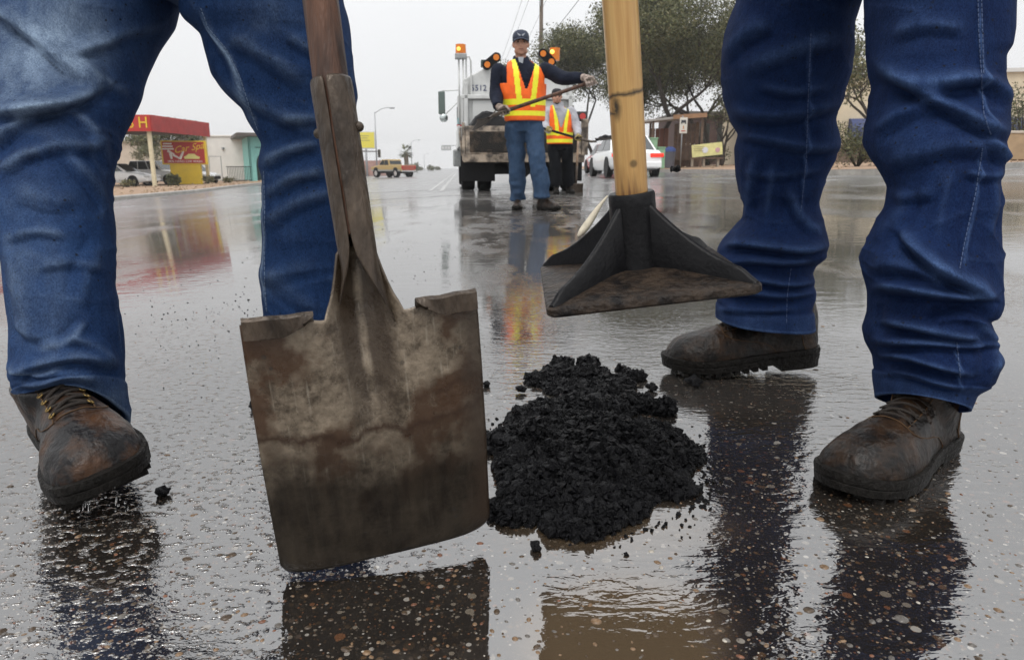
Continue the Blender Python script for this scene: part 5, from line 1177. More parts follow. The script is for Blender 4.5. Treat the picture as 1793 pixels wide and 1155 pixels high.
# ------------------------------------------------------------------ cars
def wheel(parent, loc, r, w=.2, rim=.62):
    o = empty('wheel'); o.parent = parent; o.location = loc; mb = MB(); pr = [(r * rim, -w / 2), (r * .93, -w / 2), (r, -w * .38), (r, w * .38), (r * .93, w / 2), (r * rim, w / 2)]
    mb.rings([[Vector((q * math.cos(2 * math.pi * j / 28), x, q * math.sin(2 * math.pi * j / 28))) for j in range(28)] for q, x in pr], cap=False); mb.build('tyre', M_TYRE, o, 40)
    mb = MB()
    for s in (-1, 1): mb.rings([[Vector((q * math.cos(2 * math.pi * j / 20), s * y, q * math.sin(2 * math.pi * j / 20))) for j in range(20)] for q, y in ((r * rim * 1.02, w * .40), (r * rim * .8, w * .33), (r * .16, w * .36), (.001, w * .37))], cap=False)
    for k in range(5):
        a_ = 2 * math.pi * k / 5
        for s in (-1, 1): mb.box((r * .36 * math.cos(a_), s * w * .385, r * .36 * math.sin(a_)), (r * .5, .02, r * .14), R=Matrix.Rotation(-a_, 3, 'Y'))
    mb.build('rim', M_CHROME, o, 40); return o
def car(name, label, loc, rz, paint_m, L=4.5, W=1.74, H=1.38, kind='sedan', lit=False, cat='car', black_bumper=False):
    t = thing(name, label, cat, loc, rz); r = .32; hl = L / 2
    belt = {'sedan': .88, 'wagon': .92, 'suv': 1.02}[kind]
    hood = [(-hl, .55), (-hl + .04, .80), (-hl + .18, belt + .0), (-hl + .75, belt + .03), (0, belt), (hl - 1.35, belt - .02), (hl - .5, belt - .12), (hl - .12, belt - .24), (hl, .52)]
    if kind != 'sedan': hood[1] = (-hl + .02, belt - .05); hood[2] = (-hl + .05, belt)
    sec = []
    for x, z in [(p[0], p[1]) for p in hood]:
        e = 1 - .10 * (abs(x) / hl) ** 5; w = W / 2 * e; zb = .22 if abs(x) < hl - .3 else .30
        sec.append([Vector((x, -w * .90, zb)), Vector((x, -w, zb + .14)), Vector((x, -w, (zb + z) / 2 + .06)), Vector((x, -w * .965, z - .05)), Vector((x, -w * .88, z)), Vector((x, 0, z + .025)), Vector((x, w * .88, z)), Vector((x, w * .965, z - .05)), Vector((x, w, (zb + z) / 2 + .06)), Vector((x, w, zb + .14)), Vector((x, w * .90, zb))])
    mb = MB(); mb.rings(sec); bo = mb.build('body', paint_m, t, 35, .02)
    xr = {'sedan': (-hl + .55, -hl + 1.35, hl - 2.15, hl - 1.30), 'wagon': (-hl + .10, -hl + .55, hl - 2.1, hl - 1.25), 'suv': (-hl + .06, -hl + .35, hl - 2.15, hl - 1.35)}[kind]
    b0, r0, r1, b1 = xr; wb, wr_ = W / 2 * .90, W / 2 * .72
    def qv(x, y, z): return Vector((x, y, z))
    vs = [qv(b0, -wb, belt - .02), qv(b1, -wb, belt - .02), qv(r1, -wr_, H), qv(r0, -wr_, H), qv(b0, wb, belt - .02), qv(b1, wb, belt - .02), qv(r1, wr_, H), qv(r0, wr_, H)]
    mb = MB(); mb.add(vs, [(0, 1, 2, 3), (7, 6, 5, 4), (3, 2, 6, 7), (1, 5, 6, 2), (4, 0, 3, 7)]); mb.build('roof', paint_m, t, False, .05)
    def lerp2(p, q, t_): return p + (q - p) * t_
    def glass(nm, quad, ins=.10, out=Vector((0, 0, 0))):
        c = sum(quad, Vector()) / 4; n = (quad[1] - quad[0]).cross(quad[3] - quad[0]).normalized(); n = n if n.dot(out) > 0 else -n
        q4 = [c + (p - c) * (1 - ins) + n * .012 for p in quad]; mb = MB(); mb.quad(*q4); o = mb.build(nm, M_GLASS, t); solid(o, .006)
    for s in (0, 4):
        A, B, C, D_ = vs[s], vs[s + 1], vs[s + 2], vs[s + 3]; o_ = Vector((0, -1 if s == 0 else 1, .2)); n = 2 if kind == 'sedan' else 3
        for k in range(n):
            a_, b_ = k / n, (k + 1) / n; glass('side_window', [lerp2(A, B, a_ * .92 + .04), lerp2(A, B, b_ * .92 + .04), lerp2(D_, C, b_), lerp2(D_, C, a_)], .12, o_)
    glass('rear_window', [vs[0], vs[4], vs[7], vs[3]], .12, Vector((-1, 0, .3))); glass('windscreen', [vs[1], vs[5], vs[6], vs[2]], .10, Vector((1, 0, .3)))
    for sx2 in (-1, 1):
        for sy2 in (-1, 1):
            xw = sx2 * (hl - .86); wheel(t, (xw, sy2 * (W / 2 - .10), r), r)
            MB().cyl((xw, sy2 * (W / 2 - .16), r + .02), (xw, sy2 * (W / 2 + .006), r + .02), r * 1.10, 24).build('wheel_arch', M_BLACK, t, 40)
            nm = 'tail_light' if sx2 < 0 else 'headlight'
            MB().box((sx2 * (hl - .05), sy2 * W * .36, belt - (.16 if sx2 < 0 else .28)), (.16, W * .25, .13)).build(nm, (M_REDLIT if lit else M_REDL) if sx2 < 0 else mat('headlight_lens', (.6, .62, .62), .12, coat=.5), t, False, .03)
        MB().box((sx2 * (hl - .02), 0, .42), (.16, W * .90, .20)).build('bumper', M_BLACK if black_bumper else paint_m, t, False, .04)
    MB().box((-hl - .055, 0, .62), (.02, .32, .15)).build('number_plate', mat('plate_white', (.6, .6, .62), .5), t)
    return t
M_CARW = mat('white_car_paint', (.76, .77, .77), .25, coat=.6, var=.03, scale=2)
M_CARR = mat('red_car_paint', (.40, .03, .03), .25, coat=.6)
M_CARS = mat('silver_car_paint', (.55, .56, .57), .25, coat=.6)
g = G(1093, 308); car('car', 'white sedan with lit red tail lights driving away past the truck', Vector((3.95, 26.0, gz(3.95))), math.radians(94), M_CARW, 4.5, 1.76, 1.40, lit=True)
car('car', 'dark red car beyond the white sedan with lit tail lights', Vector((4.9, 37, gz(4.9))), math.radians(96), M_CARR, 4.5, 1.75, 1.42)
car('van', 'blue-grey van parked behind the bus shelter', Vector((9.0, 60, gz(9.0) + .13)), math.radians(150), mat('bluegrey_paint', (.10, .13, .20), .3, coat=.5), 4.8, 1.8, 1.75, 'suv', cat='van')
LZ = lambda x: gz(x) + .14
car('car', 'white station wagon parked nose-out under the car wash canopy', Vector((-25.6, 47, LZ(-25.6))), math.radians(-4), M_CARW, 4.8, 1.78, 1.42, 'wagon')
car('car', 'white people carrier parked behind the near canopy column', Vector((-25.0, 51.5, LZ(-25))), math.radians(-20), M_CARW, 4.7, 1.8, 1.62, 'suv')
car('car', 'silver car with a black front bumper parked beside the yellow sign base', Vector((-23.4, 53.5, LZ(-23.4))), math.radians(-38), M_CARS, 4.3, 1.72, 1.35, black_bumper=True)
# pickup crossing the junction
M_TAN = mat('tan_truck_paint', (.42, .29, .11), .3, coat=.5); M_TANR = mat('red_tailgate_paint', (.36, .075, .045), .35, coat=.4)
pk = thing('pickup_truck', 'tan pickup truck with a red tailgate turning across the road', 'pickup', Vector((-12.3, 75, gz(-12.3))), math.radians(136))
pb = part('body', lambda b: b.prism([(-2.6, .62), (2.55, .62), (2.6, 1.05), (1.35, 1.22), (-2.6, 1.24)], 'y', -.92, .92), M_TAN, bevel=.05, parent=pk)
part('cab', lambda b: b.prism([(-.55, 1.2), (1.45, 1.2), (.80, 1.80), (-.35, 1.82)], 'y', -.80, .80), M_TAN, bevel=.05, parent=pk)
for s in (-1, 1):
    part('side_window', lambda b: b.prism([(-.35, 1.26), (.38, 1.26), (.30, 1.72), (-.24, 1.74)], 'y', s * .80, s * .825), M_GLASS, parent=pk); part('side_window', lambda b: b.prism([(.45, 1.26), (1.22, 1.26), (.74, 1.70), (.38, 1.72)], 'y', s * .80, s * .825), M_GLASS, parent=pk)
    part('lower_trim', lambda b: b.box((0, s * .925, .70), (5.0, .02, .16)), M_GREYM, parent=pk); part('tail_light', lambda b: b.box((-2.63, s * .80, 1.02), (.06, .16, .34)), M_REDL, parent=pk, bevel=.01)
    for x in (-1.65, 1.7):
        wheel(pk, (x, s * .84, .44), .44, .28); part('wheel_arch', lambda b: b.cyl((x, s * .70, .50), (x, s * .93, .50), .52, 24), M_BLACK, 40, parent=pk)
part('tailgate', lambda b: b.box((-2.63, 0, .98), (.06, 1.42, .48)), M_TANR, bevel=.015, parent=pk); part('rear_bumper', lambda b: b.box((-2.68, 0, .64), (.16, 1.8, .16)), M_CHROME, bevel=.03, parent=pk); part('rear_window', lambda b: b.box((-.47, 0, 1.50), (.04, 1.4, .36), R=Matrix.Rotation(math.radians(18), 3, 'Y')), M_GLASS, parent=pk); part('underbody', lambda b: b.box((0, 0, .52), (4.6, 1.3, .2)), M_BLACK, parent=pk)
# ------------------------------------------------------------------ car wash
def at(px, d): return ray(px, 292)[0] * d
def wall_box(b, x0, x1, y0, y1, z0, z1): b.box(((x0 + x1) / 2, (y0 + y1) / 2, (z0 + z1) / 2), (x1 - x0, y1 - y0, z1 - z0))
M_REDF = mat('red_corrugated_fascia', (.36, .035, .032), .45, var=.12, scale=2)
M_REDS = mat('red_sign_face', (.42, .028, .020), .4)
M_YEL = mat('yellow_sign_paint', (.72, .50, .03), .45, var=.08, scale=1.5)
M_CREAM = mat('cream_column_paint', (.62, .55, .38), .6, var=.1, scale=3)
M_SOFF = mat('brown_soffit', (.09, .065, .05), .8, var=.2, scale=2)
A, B = P(262, 201, 44), P(365, 222, 52); zt, zb_ = A.z, P(262, 230, 44).z
cw = thing('car_wash_canopy', 'car wash canopy with red ribbed fascia, yellow WASH letters and cream columns', 'canopy', Vector((A.x, A.y, LZ(A.x))))
dirB = Vector((B.x - A.x, B.y - A.y, 0)).normalized(); Lb = (Vector((B.x, B.y, 0)) - Vector((A.x, A.y, 0))).length; left = Vector((-1, -.02, 0))
o0 = Vector((A.x, A.y, 0)); C4 = [o0, o0 + dirB * Lb, o0 + dirB * Lb + left * 16, o0 + left * 16]
def cpart(name, mb, m, **k): o = mb.build(name, m, cw, **k); return own(o, cw)
def slab(pts, z0, z1):
    mb = MB(); n = len(pts); mb.add([Vector((p.x, p.y, z0)) for p in pts] + [Vector((p.x, p.y, z1)) for p in pts], [tuple(reversed(range(n))), tuple(range(n, 2 * n))] + [(i, (i + 1) % n, n + (i + 1) % n, n + i) for i in range(n)]); return mb
cpart('roof_deck', slab([p.lerp(sum(C4, Vector()) / 4, .02) for p in C4], zb_ + .25, zt - .1), M_SOFF)
cpart('soffit', slab([p.lerp(sum(C4, Vector()) / 4, .03) for p in C4], zb_ + .12, zb_ + .24), M_SOFF)
mb = MB(); nrm = Vector((dirB.y, -dirB.x, 0)); pts = []; n = 44
for i in range(n + 1):
    for k in range(4):
        t = (i + (0, .3, .5, .8)[k]) / n
        if t <= 1: pts.append(o0 + dirB * Lb * t + nrm * (.0, .0, .06, .06)[k])
mb.rings([[Vector((p.x, p.y, zb_)), Vector((p.x, p.y, zt))] for p in pts], cap=False, close=False); solid(cpart('ribbed_fascia', mb, M_REDF), .03)
mb = MB(); q = o0 + left * 16; mb.add([Vector((o0.x, o0.y, zb_)), Vector((o0.x, o0.y, zt)), Vector((q.x, q.y, zt)), Vector((q.x, q.y, zb_))], [(0, 1, 2, 3)]); solid(cpart('sign_fascia', mb, M_REDS), .06)
h = zt - zb_
for i, ch_ in enumerate('HSAW'):
    tm = text_mb(ch_, h * .95, Matrix.Translation(Vector((o0.x - .42 - i * .74, o0.y - .07 + .02 * i, (zt + zb_) / 2))) @ Matrix.Rotation(math.pi / 2, 4, 'X') @ Matrix.Diagonal((.92, 1, 1, 1)), .02); own(tm.build('letter', M_YEL, cw), cw)
for c in (o0 + dirB * .3 + left * .3, o0 + dirB * (Lb - .2) + left * .25, o0 + dirB * .3 + left * 9):
    mb = MB(); mb.box((c.x, c.y, (LZ(c.x) + zb_) / 2), (.20, .20, zb_ - LZ(c.x) + .2)); cpart('column', mb, M_CREAM, bevel=.01)
# sign board of the car wash
sg = thing('sign_board', 'red and yellow roadside sign reading Car Spa, with a yellow pedestal', 'sign', Vector((at(325, 50), 50, LZ(at(325, 50)))), math.radians(14))
def spart(name, fn, m, **k): mb = MB(); fn(mb); return mb.build(name, m, sg, **k)
s50 = 50 / 1255.; zs = lambda y: .43 + (292 - y) * s50 - sg.location.z
spart('pedestal', lambda b: b.box((.0, .15, (zs(287) + 0) / 2), (1.95, .5, zs(287))), M_YEL, bevel=.02)
cz, hh, ww = (zs(248) + zs(288)) / 2, zs(248) - zs(288), 2.85
fr_ = spart('cabinet', lambda b: b.box((.0, .15, cz), (ww, .55, hh)), M_YEL, bevel=.03); spart('face', lambda b: b.box((0, -.14, cz), (ww - .22, .04, hh - .18)), M_REDS)
X2 = Matrix.Rotation(math.pi / 2, 4, 'X')
text_mb('Car Spa', .62, Matrix.Translation((.32, -.165, cz + .30)) @ Matrix.Rotation(math.radians(-10), 4, 'Y') @ X2, .01, shear=.5).build('script_lettering', M_YEL, sg)
M_WHL = mat('white_sign_lettering', (.75, .72, .68), .5)
text_mb('100% HAND CAR WASH', .205, Matrix.Translation((0.02, -.165, cz - hh / 2 + .21)) @ X2, .008).build('lettering', M_WHL, sg)
for i in range(3): spart('text_line', lambda b: b.box((-.98, -.168, cz + .58 - i * .17), (.55 + .1 * i, .02, .10)), M_WHL)
for (x0, z0, x1, z1, w_) in ((-1.0, .12, -.62, -.12, .09), (-.85, -.05, -.80, -.42, .10), (-.70, -.15, -.25, -.42, .08), (-.28, -.42, -.02, .08, .09)):
    spart('white_stroke', lambda b: b.tube([(x0, -.168, cz + z0), (x1, -.168, cz + z1)], [w_, w_ * .6], 8), M_WHL)
spart('car_emblem', lambda b: b.prism([(.02, -.42), (.95, -.42), (1.0, -.28), (.82, -.22), (.66, -.08), (.30, -.08), (.12, -.22), (-.02, -.28)], 'y', -.18, -.16), mat('pale_yellow', (.75, .68, .25), .5)).location.z = cz
# buildings behind
M_BEIGE = mat('beige_block_wall', (.50, .43, .35), .8, var=.08, scale=1.2); M_WALLW = mat('white_stucco', (.70, .68, .64), .85, var=.06, scale=1.5); M_AQUA = mat('aqua_stucco', (.24, .56, .52), .7, var=.08, scale=1.5); M_DKROOF = mat('dark_brown_roof', (.10, .085, .075), .6, var=.2, scale=2)
def building(name, label, loc, rz=0): return thing(name, label, 'building', loc, rz)
bb = building('building', 'long beige block building behind the car wash canopy', Vector((-48, 84, gz(-48) + .1)), math.radians(3))
MB().box((0, 4, 2.1), (36, 8, 4.2)).build('wall', M_BEIGE, bb, False, .03); MB().box((0, 4, 4.3), (36.6, 8.6, .25)).build('parapet', mat('beige_trim', (.42, .36, .30), .8), bb, False, .03)
for i in range(7): MB().box((-15 + i * 5, -.02, 2.1), (.12, .06, 4.1)).build('pilaster', mat('beige_trim', (.42, .36, .30), .8), bb)
g0 = at(392, 66); wb = building('building', 'white stucco building joined to the aqua arcade', Vector((at(430, 66), 66, gz(-24) + .1)), math.radians(-2))
MB().box((-2.2, 6, 1.95), (8.0, 12, 3.9)).build('wall', M_WALLW, wb, False, .04); MB().box((-2.2, 6, 3.95), (8.2, 12.2, .15)).build('parapet', M_WALLW, wb, False, .03)
MB().tube([(-1.9, -.06, 2.75), (-1.9, -.06, 2.95)], .12, 10).build('wall_lamp', M_GREYM, wb, 40)
aq = building('building', 'aqua arcade building with pointed arch openings and a dark flat roof', Vector((at(437, 60), 60, gz(-22) + .1)), math.radians(24))
aq.scale = (1, 1, .80)
def arcade(b, W_=4.6, Hh=4.5, n=2):
    # front wall with pointed arch openings (cut as real holes)
    pitch = W_ / n; seg = 10
    for k in range(n):
        x0 = k * pitch; xa, xb, sp, ap_ = x0 + .55, x0 + pitch - .35, 1.7, 3.0; xm = (xa + xb) / 2
        arc = [(xa, 0)] + [(xa + (xm - xa) * (1 - math.cos(t * math.pi / 2)), sp + (ap_ - sp) * math.sin(t * math.pi / 2)) for t in np.linspace(0, 1, seg)] + [(xb - (xb - xm) * (1 - math.cos(t * math.pi / 2)), sp + (ap_ - sp) * math.sin(t * math.pi / 2)) for t in np.linspace(1, 0, seg)] + [(xb, 0)]
        h_ = len(arc) // 2
        Lp = [(x0, 0)] + arc[:h_] + [(xm, Hh), (x0, Hh)]; Rp = arc[h_:] + [(x0 + pitch, 0), (x0 + pitch, Hh), (xm, Hh)]
        Lp = Lp[:1] + Lp[1:]; b.prism(Lp + [], 'y', 0, .35); b.prism([arc[h_ - 1]] + Rp if arc[h_ - 1] != Rp[0] else Rp, 'y', 0, .35)
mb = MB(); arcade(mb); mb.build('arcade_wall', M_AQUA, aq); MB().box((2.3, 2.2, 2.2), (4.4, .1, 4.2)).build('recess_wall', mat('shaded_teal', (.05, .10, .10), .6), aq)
MB().box((.10, 4, 2.25), (.2, 8, 4.5)).build('side_wall', M_AQUA, aq); MB().box((2.1, 3.3, 4.68), (6.0, 9, .34)).build('roof', M_DKROOF, aq, False, .03)
for i in range(2): MB().box((1.3 + i * 2.2, -.05, 3.45), (1.5, .10, .07)).build('ledge', mat('dark_teal', (.05, .14, .14), .6), aq)
# fence by the white wall
fn = thing('metal_fence', 'dark bar fence and gate frame in front of the white wall', 'fence', Vector((at(378, 58), 58, LZ(-24))))
for i in range(15): MB().box((.9 + i * .13, 0, .62), (.03, .03, 1.25)).build('bar', M_BLACK, fn)
for z in (.15, 1.2): MB().box((1.8, 0, z), (2.0, .04, .05)).build('rail', M_BLACK, fn)
for x in (-.5, .45): MB().box((x, 0, 1.0), (.05, .05, 2.0)).build('gate_post', mat('gate_grey', (.3, .3, .3), .5), fn)
MB().box((0, 0, 2.0), (1.0, .05, .05)).build('gate_head', mat('gate_grey', (.3, .3, .3), .5), fn)

# ------------------------------------------------------------------ vegetation
M_BARK = mat('dark_bark', (.045, .035, .028), .9, var=.3, scale=12, bump=.6, bscale=30)
def leafmat(n, c): return mat(n, c, .6, var=.35, scale=1.3, spec=.3)
M_LEAF = [leafmat('olive_leaf', (.115, .115, .048)), leafmat('grey_green_leaf', (.09, .10, .048)), leafmat('dark_leaf', (.045, .050, .024)), leafmat('pale_leaf', (.18, .165, .085))]
def leaves(mb, c, r, n, size, rs, droop=.4, mats=(0, 1, 2, 3), pm=(.4, .3, .2, .1), flat=.7):
    for _ in range(n):
        d = rs.normal(size=3); d /= np.linalg.norm(d); p = np.asarray(c) + d * np.array([r, r, r * flat]) * rs.uniform(.15, 1) ** .5
        t = rs.normal(size=3) + np.array([0, 0, -droop]); t /= np.linalg.norm(t); s = np.cross(t, rs.normal(size=3)); s /= np.linalg.norm(s) + 1e-9
        l, w = size * rs.uniform(.6, 1.4), size * rs.uniform(.16, .32); mb.cur = int(rs.choice(len(mats), p=pm))
        mb.add([p, p + t * l * .5 + s * w, p + t * l, p + t * l * .5 - s * w], [(0, 1, 2, 3)])
def tree(name, label, base, H_, spread, seed, n_leaf=60, size=.16, trunk_h=.28, trunks=1, lean=(0, 0), r0=.16, cat='tree', group=None, sparse=1.0, pm=(.4, .3, .2, .1), depth=4):
    rs = np.random.default_rng(seed); t = thing(name, label, cat, base, 0, group); tb = MB(); tips = []
    def grow(p, d, l, r, k):
        q = p.copy(); pts = [p.copy()]; dd = d.copy()
        for i in range(4):
            dd = (dd + Vector(rs.normal(0, .16, 3)) + Vector((0, 0, .05))).normalized(); q = q + dd * l / 4; pts.append(q.copy())
        tb.tube(pts, [r * (1 - .1 * i) for i in range(5)], 7 if k < 2 else 5)
        if k >= 2: tips.append((q.copy(), k)); tips.append((pts[2].copy(), k))
        if k >= depth: return
        for i in range(3 if k < 2 else 2 + int(rs.uniform() < .5)):
            a_ = rs.uniform(0, 6.28); ax_ = Vector((math.cos(a_), math.sin(a_), rs.uniform(-.05, .35))); nd = (dd * .62 + ax_ * spread).normalized(); grow(q, nd, l * rs.uniform(.66, .86), r * .58, k + 1)
    for k in range(trunks):
        a_ = 6.28 * k / max(1, trunks) + .4; d0 = Vector((lean[0] + (.35 * math.cos(a_) if trunks > 1 else 0), lean[1] + (.35 * math.sin(a_) if trunks > 1 else 0), 1)).normalized(); grow(Vector((0, 0, -.05)), d0, H_ * trunk_h, r0, 0)
    tb.build('trunk', M_BARK, t, True); lb = MB()
    for p, k in tips: leaves(lb, p, H_ * .10, int(n_leaf * sparse * (1.2 if k >= depth else .6)), size, rs, pm=pm)
    lb.build('crown', M_LEAF, t); return t
ZR = lambda x: gz(x) + .13
tree('mesquite_tree', 'large spreading mesquite tree rising behind the bus shelter roof', Vector((at(1146, 43), 43, ZR(8.5))), 13.5, .62, 3, 330, .15, .23, 1, (.03, 0), .20)
tree('mesquite_tree', 'thin-leaved mesquite tree beyond the red car', Vector((at(1046, 52), 52, ZR(6))), 13.0, .66, 8, 240, .15, .24, 1, (-.05, 0), .15)
tree('mesquite_tree', 'broad mesquite tree over the brown shop front beyond the shelter', Vector((at(1235, 48), 48, ZR(13))), 14.0, .62, 15, 300, .16, .23, 2, (.0, 0), .17)
tree('mesquite_tree', 'bare-branched young mesquite tree beside the bench advert', Vector((at(1262, 41), 41, ZR(12))), 6.0, .55, 23, 10, .14, .25, 2, (.05, 0), .10, sparse=.5)
tree('mesquite_tree', 'brownish tree in front of the cream shop wall', Vector((at(1535, 36), 36, ZR(18))), 8.2, .50, 31, 40, .18, .26, 1, (-.1, 0), .13, pm=(.2, .2, .3, .3))
tree('olive_tree', 'grey olive tree rising behind the red ribbed fascia', Vector((at(312, 66), 66, gz(-30))), 7.2, .55, 41, 44, .26, .26, 1, (0, 0), .14, pm=(.2, .4, .1, .3))
tree('olive_tree', 'small sparse tree under the canopy in front of the beige building', Vector((at(287, 60), 60, gz(-28))), 4.0, .55, 47, 10, .12, .28, 1, (0, 0), .09, pm=(.3, .4, .1, .2))
tree('olive_tree', 'small grey tree between the canopy and the white building', Vector((at(373, 75), 75, gz(-30))), 4.9, .5, 53, 30, .2, .28, 1, (0, 0), .10, pm=(.2, .4, .1, .3))
def bush(name, label, base, r, h_, seed, n=1400, size=.10, pm=(.25, .3, .4, .05), group=None, cat='bush'):
    rs = np.random.default_rng(seed); t = thing(name, label, cat, base, 0, group); lb = MB(); sb = MB()
    for i in range(9):
        a_ = rs.uniform(0, 6.28); e = Vector((math.cos(a_) * r * .7, math.sin(a_) * r * .7, h_ * rs.uniform(.5, .9))); sb.tube([(0, 0, -.05), e * .5 + Vector((0, 0, h_ * .1)), e], [.03, .02, .008], 5)
        leaves(lb, tuple(e * .75), r * .55, n // 9, size, rs, droop=-.3, pm=pm, flat=h_ / r * .75)
    sb.build('stem', M_BARK, t, True); lb.build('foliage', M_LEAF, t); return t
bush('bush', 'round clipped dark bush in front of the cream shop wall', Vector((at(1500, 22), 22, ZR(10.7))), 1.15, 1.35, 61, 3600, .085)
bush('bush', 'green hedge bush beside the brown shop front', Vector((at(1240, 46), 46, ZR(13))), 1.5, 1.35, 62, 2000, .13, (.5, .2, .2, .1))
bush('bush', 'dark bush beside the low beige wall', Vector((at(1786, 27), 27, ZR(19))), 1.3, 2.6, 63, 2600, .10, (.3, .2, .45, .05))
bush('agave_bush', 'spiky grey-green bush in front of the near canopy column', Vector((at(302, 42), 42, LZ(-20))), .36, .75, 64, 700, .16)
bush('shrub', 'low dry shrub at the foot of the far canopy column', Vector((at(362, 50), 50, LZ(-21))), .4, .55, 65, 300, .12, (.2, .2, .1, .5))
bush('shrub', 'reddish dry shrub beside the parked station wagon', Vector((at(220, 43), 43, LZ(-23))), .45, .4, 66, 300, .14, (.1, .1, .3, .5))
bush('shrub', 'dry shrub in front of the aqua arcade', Vector((at(400, 53), 53, LZ(-21))), .5, .4, 67, 300, .15, (.2, .2, .1, .5))
for i, (px_, d_, r_, h_) in enumerate(((755, 260, 1.5, 2.0), (766, 330, 1.5, 1.6), (724, 200, 1.6, 2.4), (736, 300, 1.4, 1.4))):
    bush('far_tree', ('small grey tree far down the road', 'tiny round tree furthest down the road', 'rounded grey tree behind the pickup tailgate', 'low far shrub beside the distant lamp')[i], Vector((at(px_, d_), d_, gz(at(px_, d_)))), r_, h_, 70 + i, 700, .5, (.2, .5, .1, .2), cat='tree')
# palm
pl_ = thing('palm_tree', 'short palm tree standing behind the tan pickup', 'palm', Vector((at(711, 120), 120, gz(-17)))); rs = np.random.default_rng(81)
MB().tube([(0, 0, 0), (.1, 0, 2), (0, 0, 3.4)], [.42, .36, .40], 12).build('trunk', mat('palm_trunk', (.16, .12, .08), .9, var=.3, scale=6), pl_, True)
for i in range(46):
    a_ = rs.uniform(0, 6.28); e_ = rs.uniform(-.7, 1.2); d_ = Vector((math.cos(a_) * math.cos(e_), math.sin(a_) * math.cos(e_), math.sin(e_))); c_ = Vector((0, 0, 3.6)); mb = MB(); sd_ = d_.cross(Vector((0, 0, 1))).normalized()
    for k in range(9):
        f_ = (k - 4) / 4; tip = c_ + d_ * 1.0 + (d_ + sd_ * f_ * .9).normalized() * .62 + Vector((0, 0, -.12 * abs(f_))); bs = c_ + d_ * .75
        mb.add([bs - sd_ * .07, bs + sd_ * .07, tip], [(0, 1, 2)])
    mb.tube([c_, c_ + d_ * .8], .02, 4); mb.build('frond', M_LEAF[i % 3], pl_)

# ------------------------------------------------------------------ street lamps, signals, poles
M_GALV = mat('galvanised_pole', (.30, .31, .32), .5, metal=.5)
def lamp(px_, ptop, d_, arm, label):
    x_ = at(px_, d_); b0_ = Vector((x_, d_, gz(x_))); H_ = P(px_, ptop, d_).z - b0_.z; t = thing('street_lamp', label, 'street lamp', b0_, 0, 'street lamps along the road')
    MB().tube([(0, 0, 0), (0, 0, H_)], [.11, .065], 10).build('pole', M_GALV, t, True); k = H_ / 8.5
    MB().tube([(0, 0, H_ - .1), (arm * .9 * k, 0, H_ + .45 * k), (arm * 1.6 * k, 0, H_ + .62 * k), (arm * 2.1 * k, 0, H_ + .62 * k)], .045, 8).build('arm', M_GALV, t, True)
    MB().ball((arm * 2.4 * k, 0, H_ + .58 * k), (.42 * k, .18 * k, .12 * k), 12, 8).build('lamp_head', M_GALV, t, True); MB().cyl((0, 0, 0), (0, 0, .35), .17, 10).build('base', M_GALV, t, 40)
lamp(660, 197, 100, 1, 'tall grey street lamp with curved arm behind the tan pickup'); lamp(721, 249, 190, 1, 'grey street lamp just beyond the palm tree'); lamp(743, 271, 310, 1, 'faint street lamp farthest along the road')
yb = thing('billboard', 'yellow billboard on a post above the far brick wall', 'billboard', Vector((at(642, 105), 105, gz(-20)))); k105 = 105 / 1255
MB().box((0, 0, 5.0 - .0), (2.55, .2, 2.15)).build('panel', mat('billboard_yellow', (.70, .62, .08), .5), yb, False, .02); MB().box((0, .02, 5.0), (2.8, .16, 2.4)).build('frame', mat('billboard_frame', (.55, .56, .58), .5), yb, False, .02)
for i, w_ in enumerate((1.5, 1.1, 1.7)): MB().box((-.2, -.11, 5.6 - i * .32), (w_, .02, .13)).build('text_line', mat('faded_olive_text', (.42, .38, .10), .6), yb)
MB().tube([(0, .1, 0), (0, .1, 4.0)], .16, 10).build('post', M_GALV, yb, True)
ts = thing('traffic_signal', 'traffic signal hanging at the end of a mast arm before the brick wall', 'traffic light', Vector((at(600, 95), 95, gz(-22)))); k95 = 95 / 1255
MB().tube([(0, 0, 0), (0, 0, 3.6)], .12, 10).build('pole', M_GALV, ts, True); MB().tube([(0, 0, 3.35), (4.6, 0, 3.25)], [.10, .07], 8).build('mast_arm', mat('dark_mast', (.12, .11, .10), .6), ts, True)
sgx = MB().box((4.85, 0, 3.0), (.34, .3, 1.0)).build('signal_head', mat('signal_housing', (.11, .09, .06), .6), ts, False, .02)
for i in range(3): MB().cyl((4.85, -.16, 3.3 - .3 * i), (4.85, -.20, 3.3 - .3 * i), .11, 12).build('lens', M_BLACK, sgx, 40)
ss = thing('street_sign', 'small grey overhead sign on a mast arm beside the truck mirror', 'sign', Vector((at(812, 70), 70, 0)))
MB().tube([(0, 0, 0), (0, 0, 2.7)], .09, 10).build('pole', M_GALV, ss, True); MB().tube([(0, 0, 2.45), (-1.9, 0, 2.42)], .03, 6).build('mast_arm', M_GALV, ss, True)
MB().box((-1.65, 0, 2.22), (.95, .04, .48)).build('sign_panel', mat('grey_sign', (.40, .41, .41), .5), ss); 
for i in range(3): MB().box((-1.95 + i * .28, -.024, 2.22), (.17, .01, .22)).build('glyph', mat('white_glyph', (.62, .62, .62), .5), ss)
bw = thing('brick_wall', 'long low pinkish brick wall beyond the pickup', 'wall', Vector((at(615, 112), 112, gz(-25))))
for i in range(6): MB().box((-9 + i * 3.0, 0, 1.05), (2.9, .3, 2.5)).build('panel', mat('pink_brick', (.36, .22, .19), .8, var=.15, scale=2), bw, False, .02); MB().box((-9 + i * 3.0 + 1.47, -.05, 1.1), (.16, .42, 2.6)).build('pier', mat('pink_brick_dark', (.28, .17, .15), .8), bw)
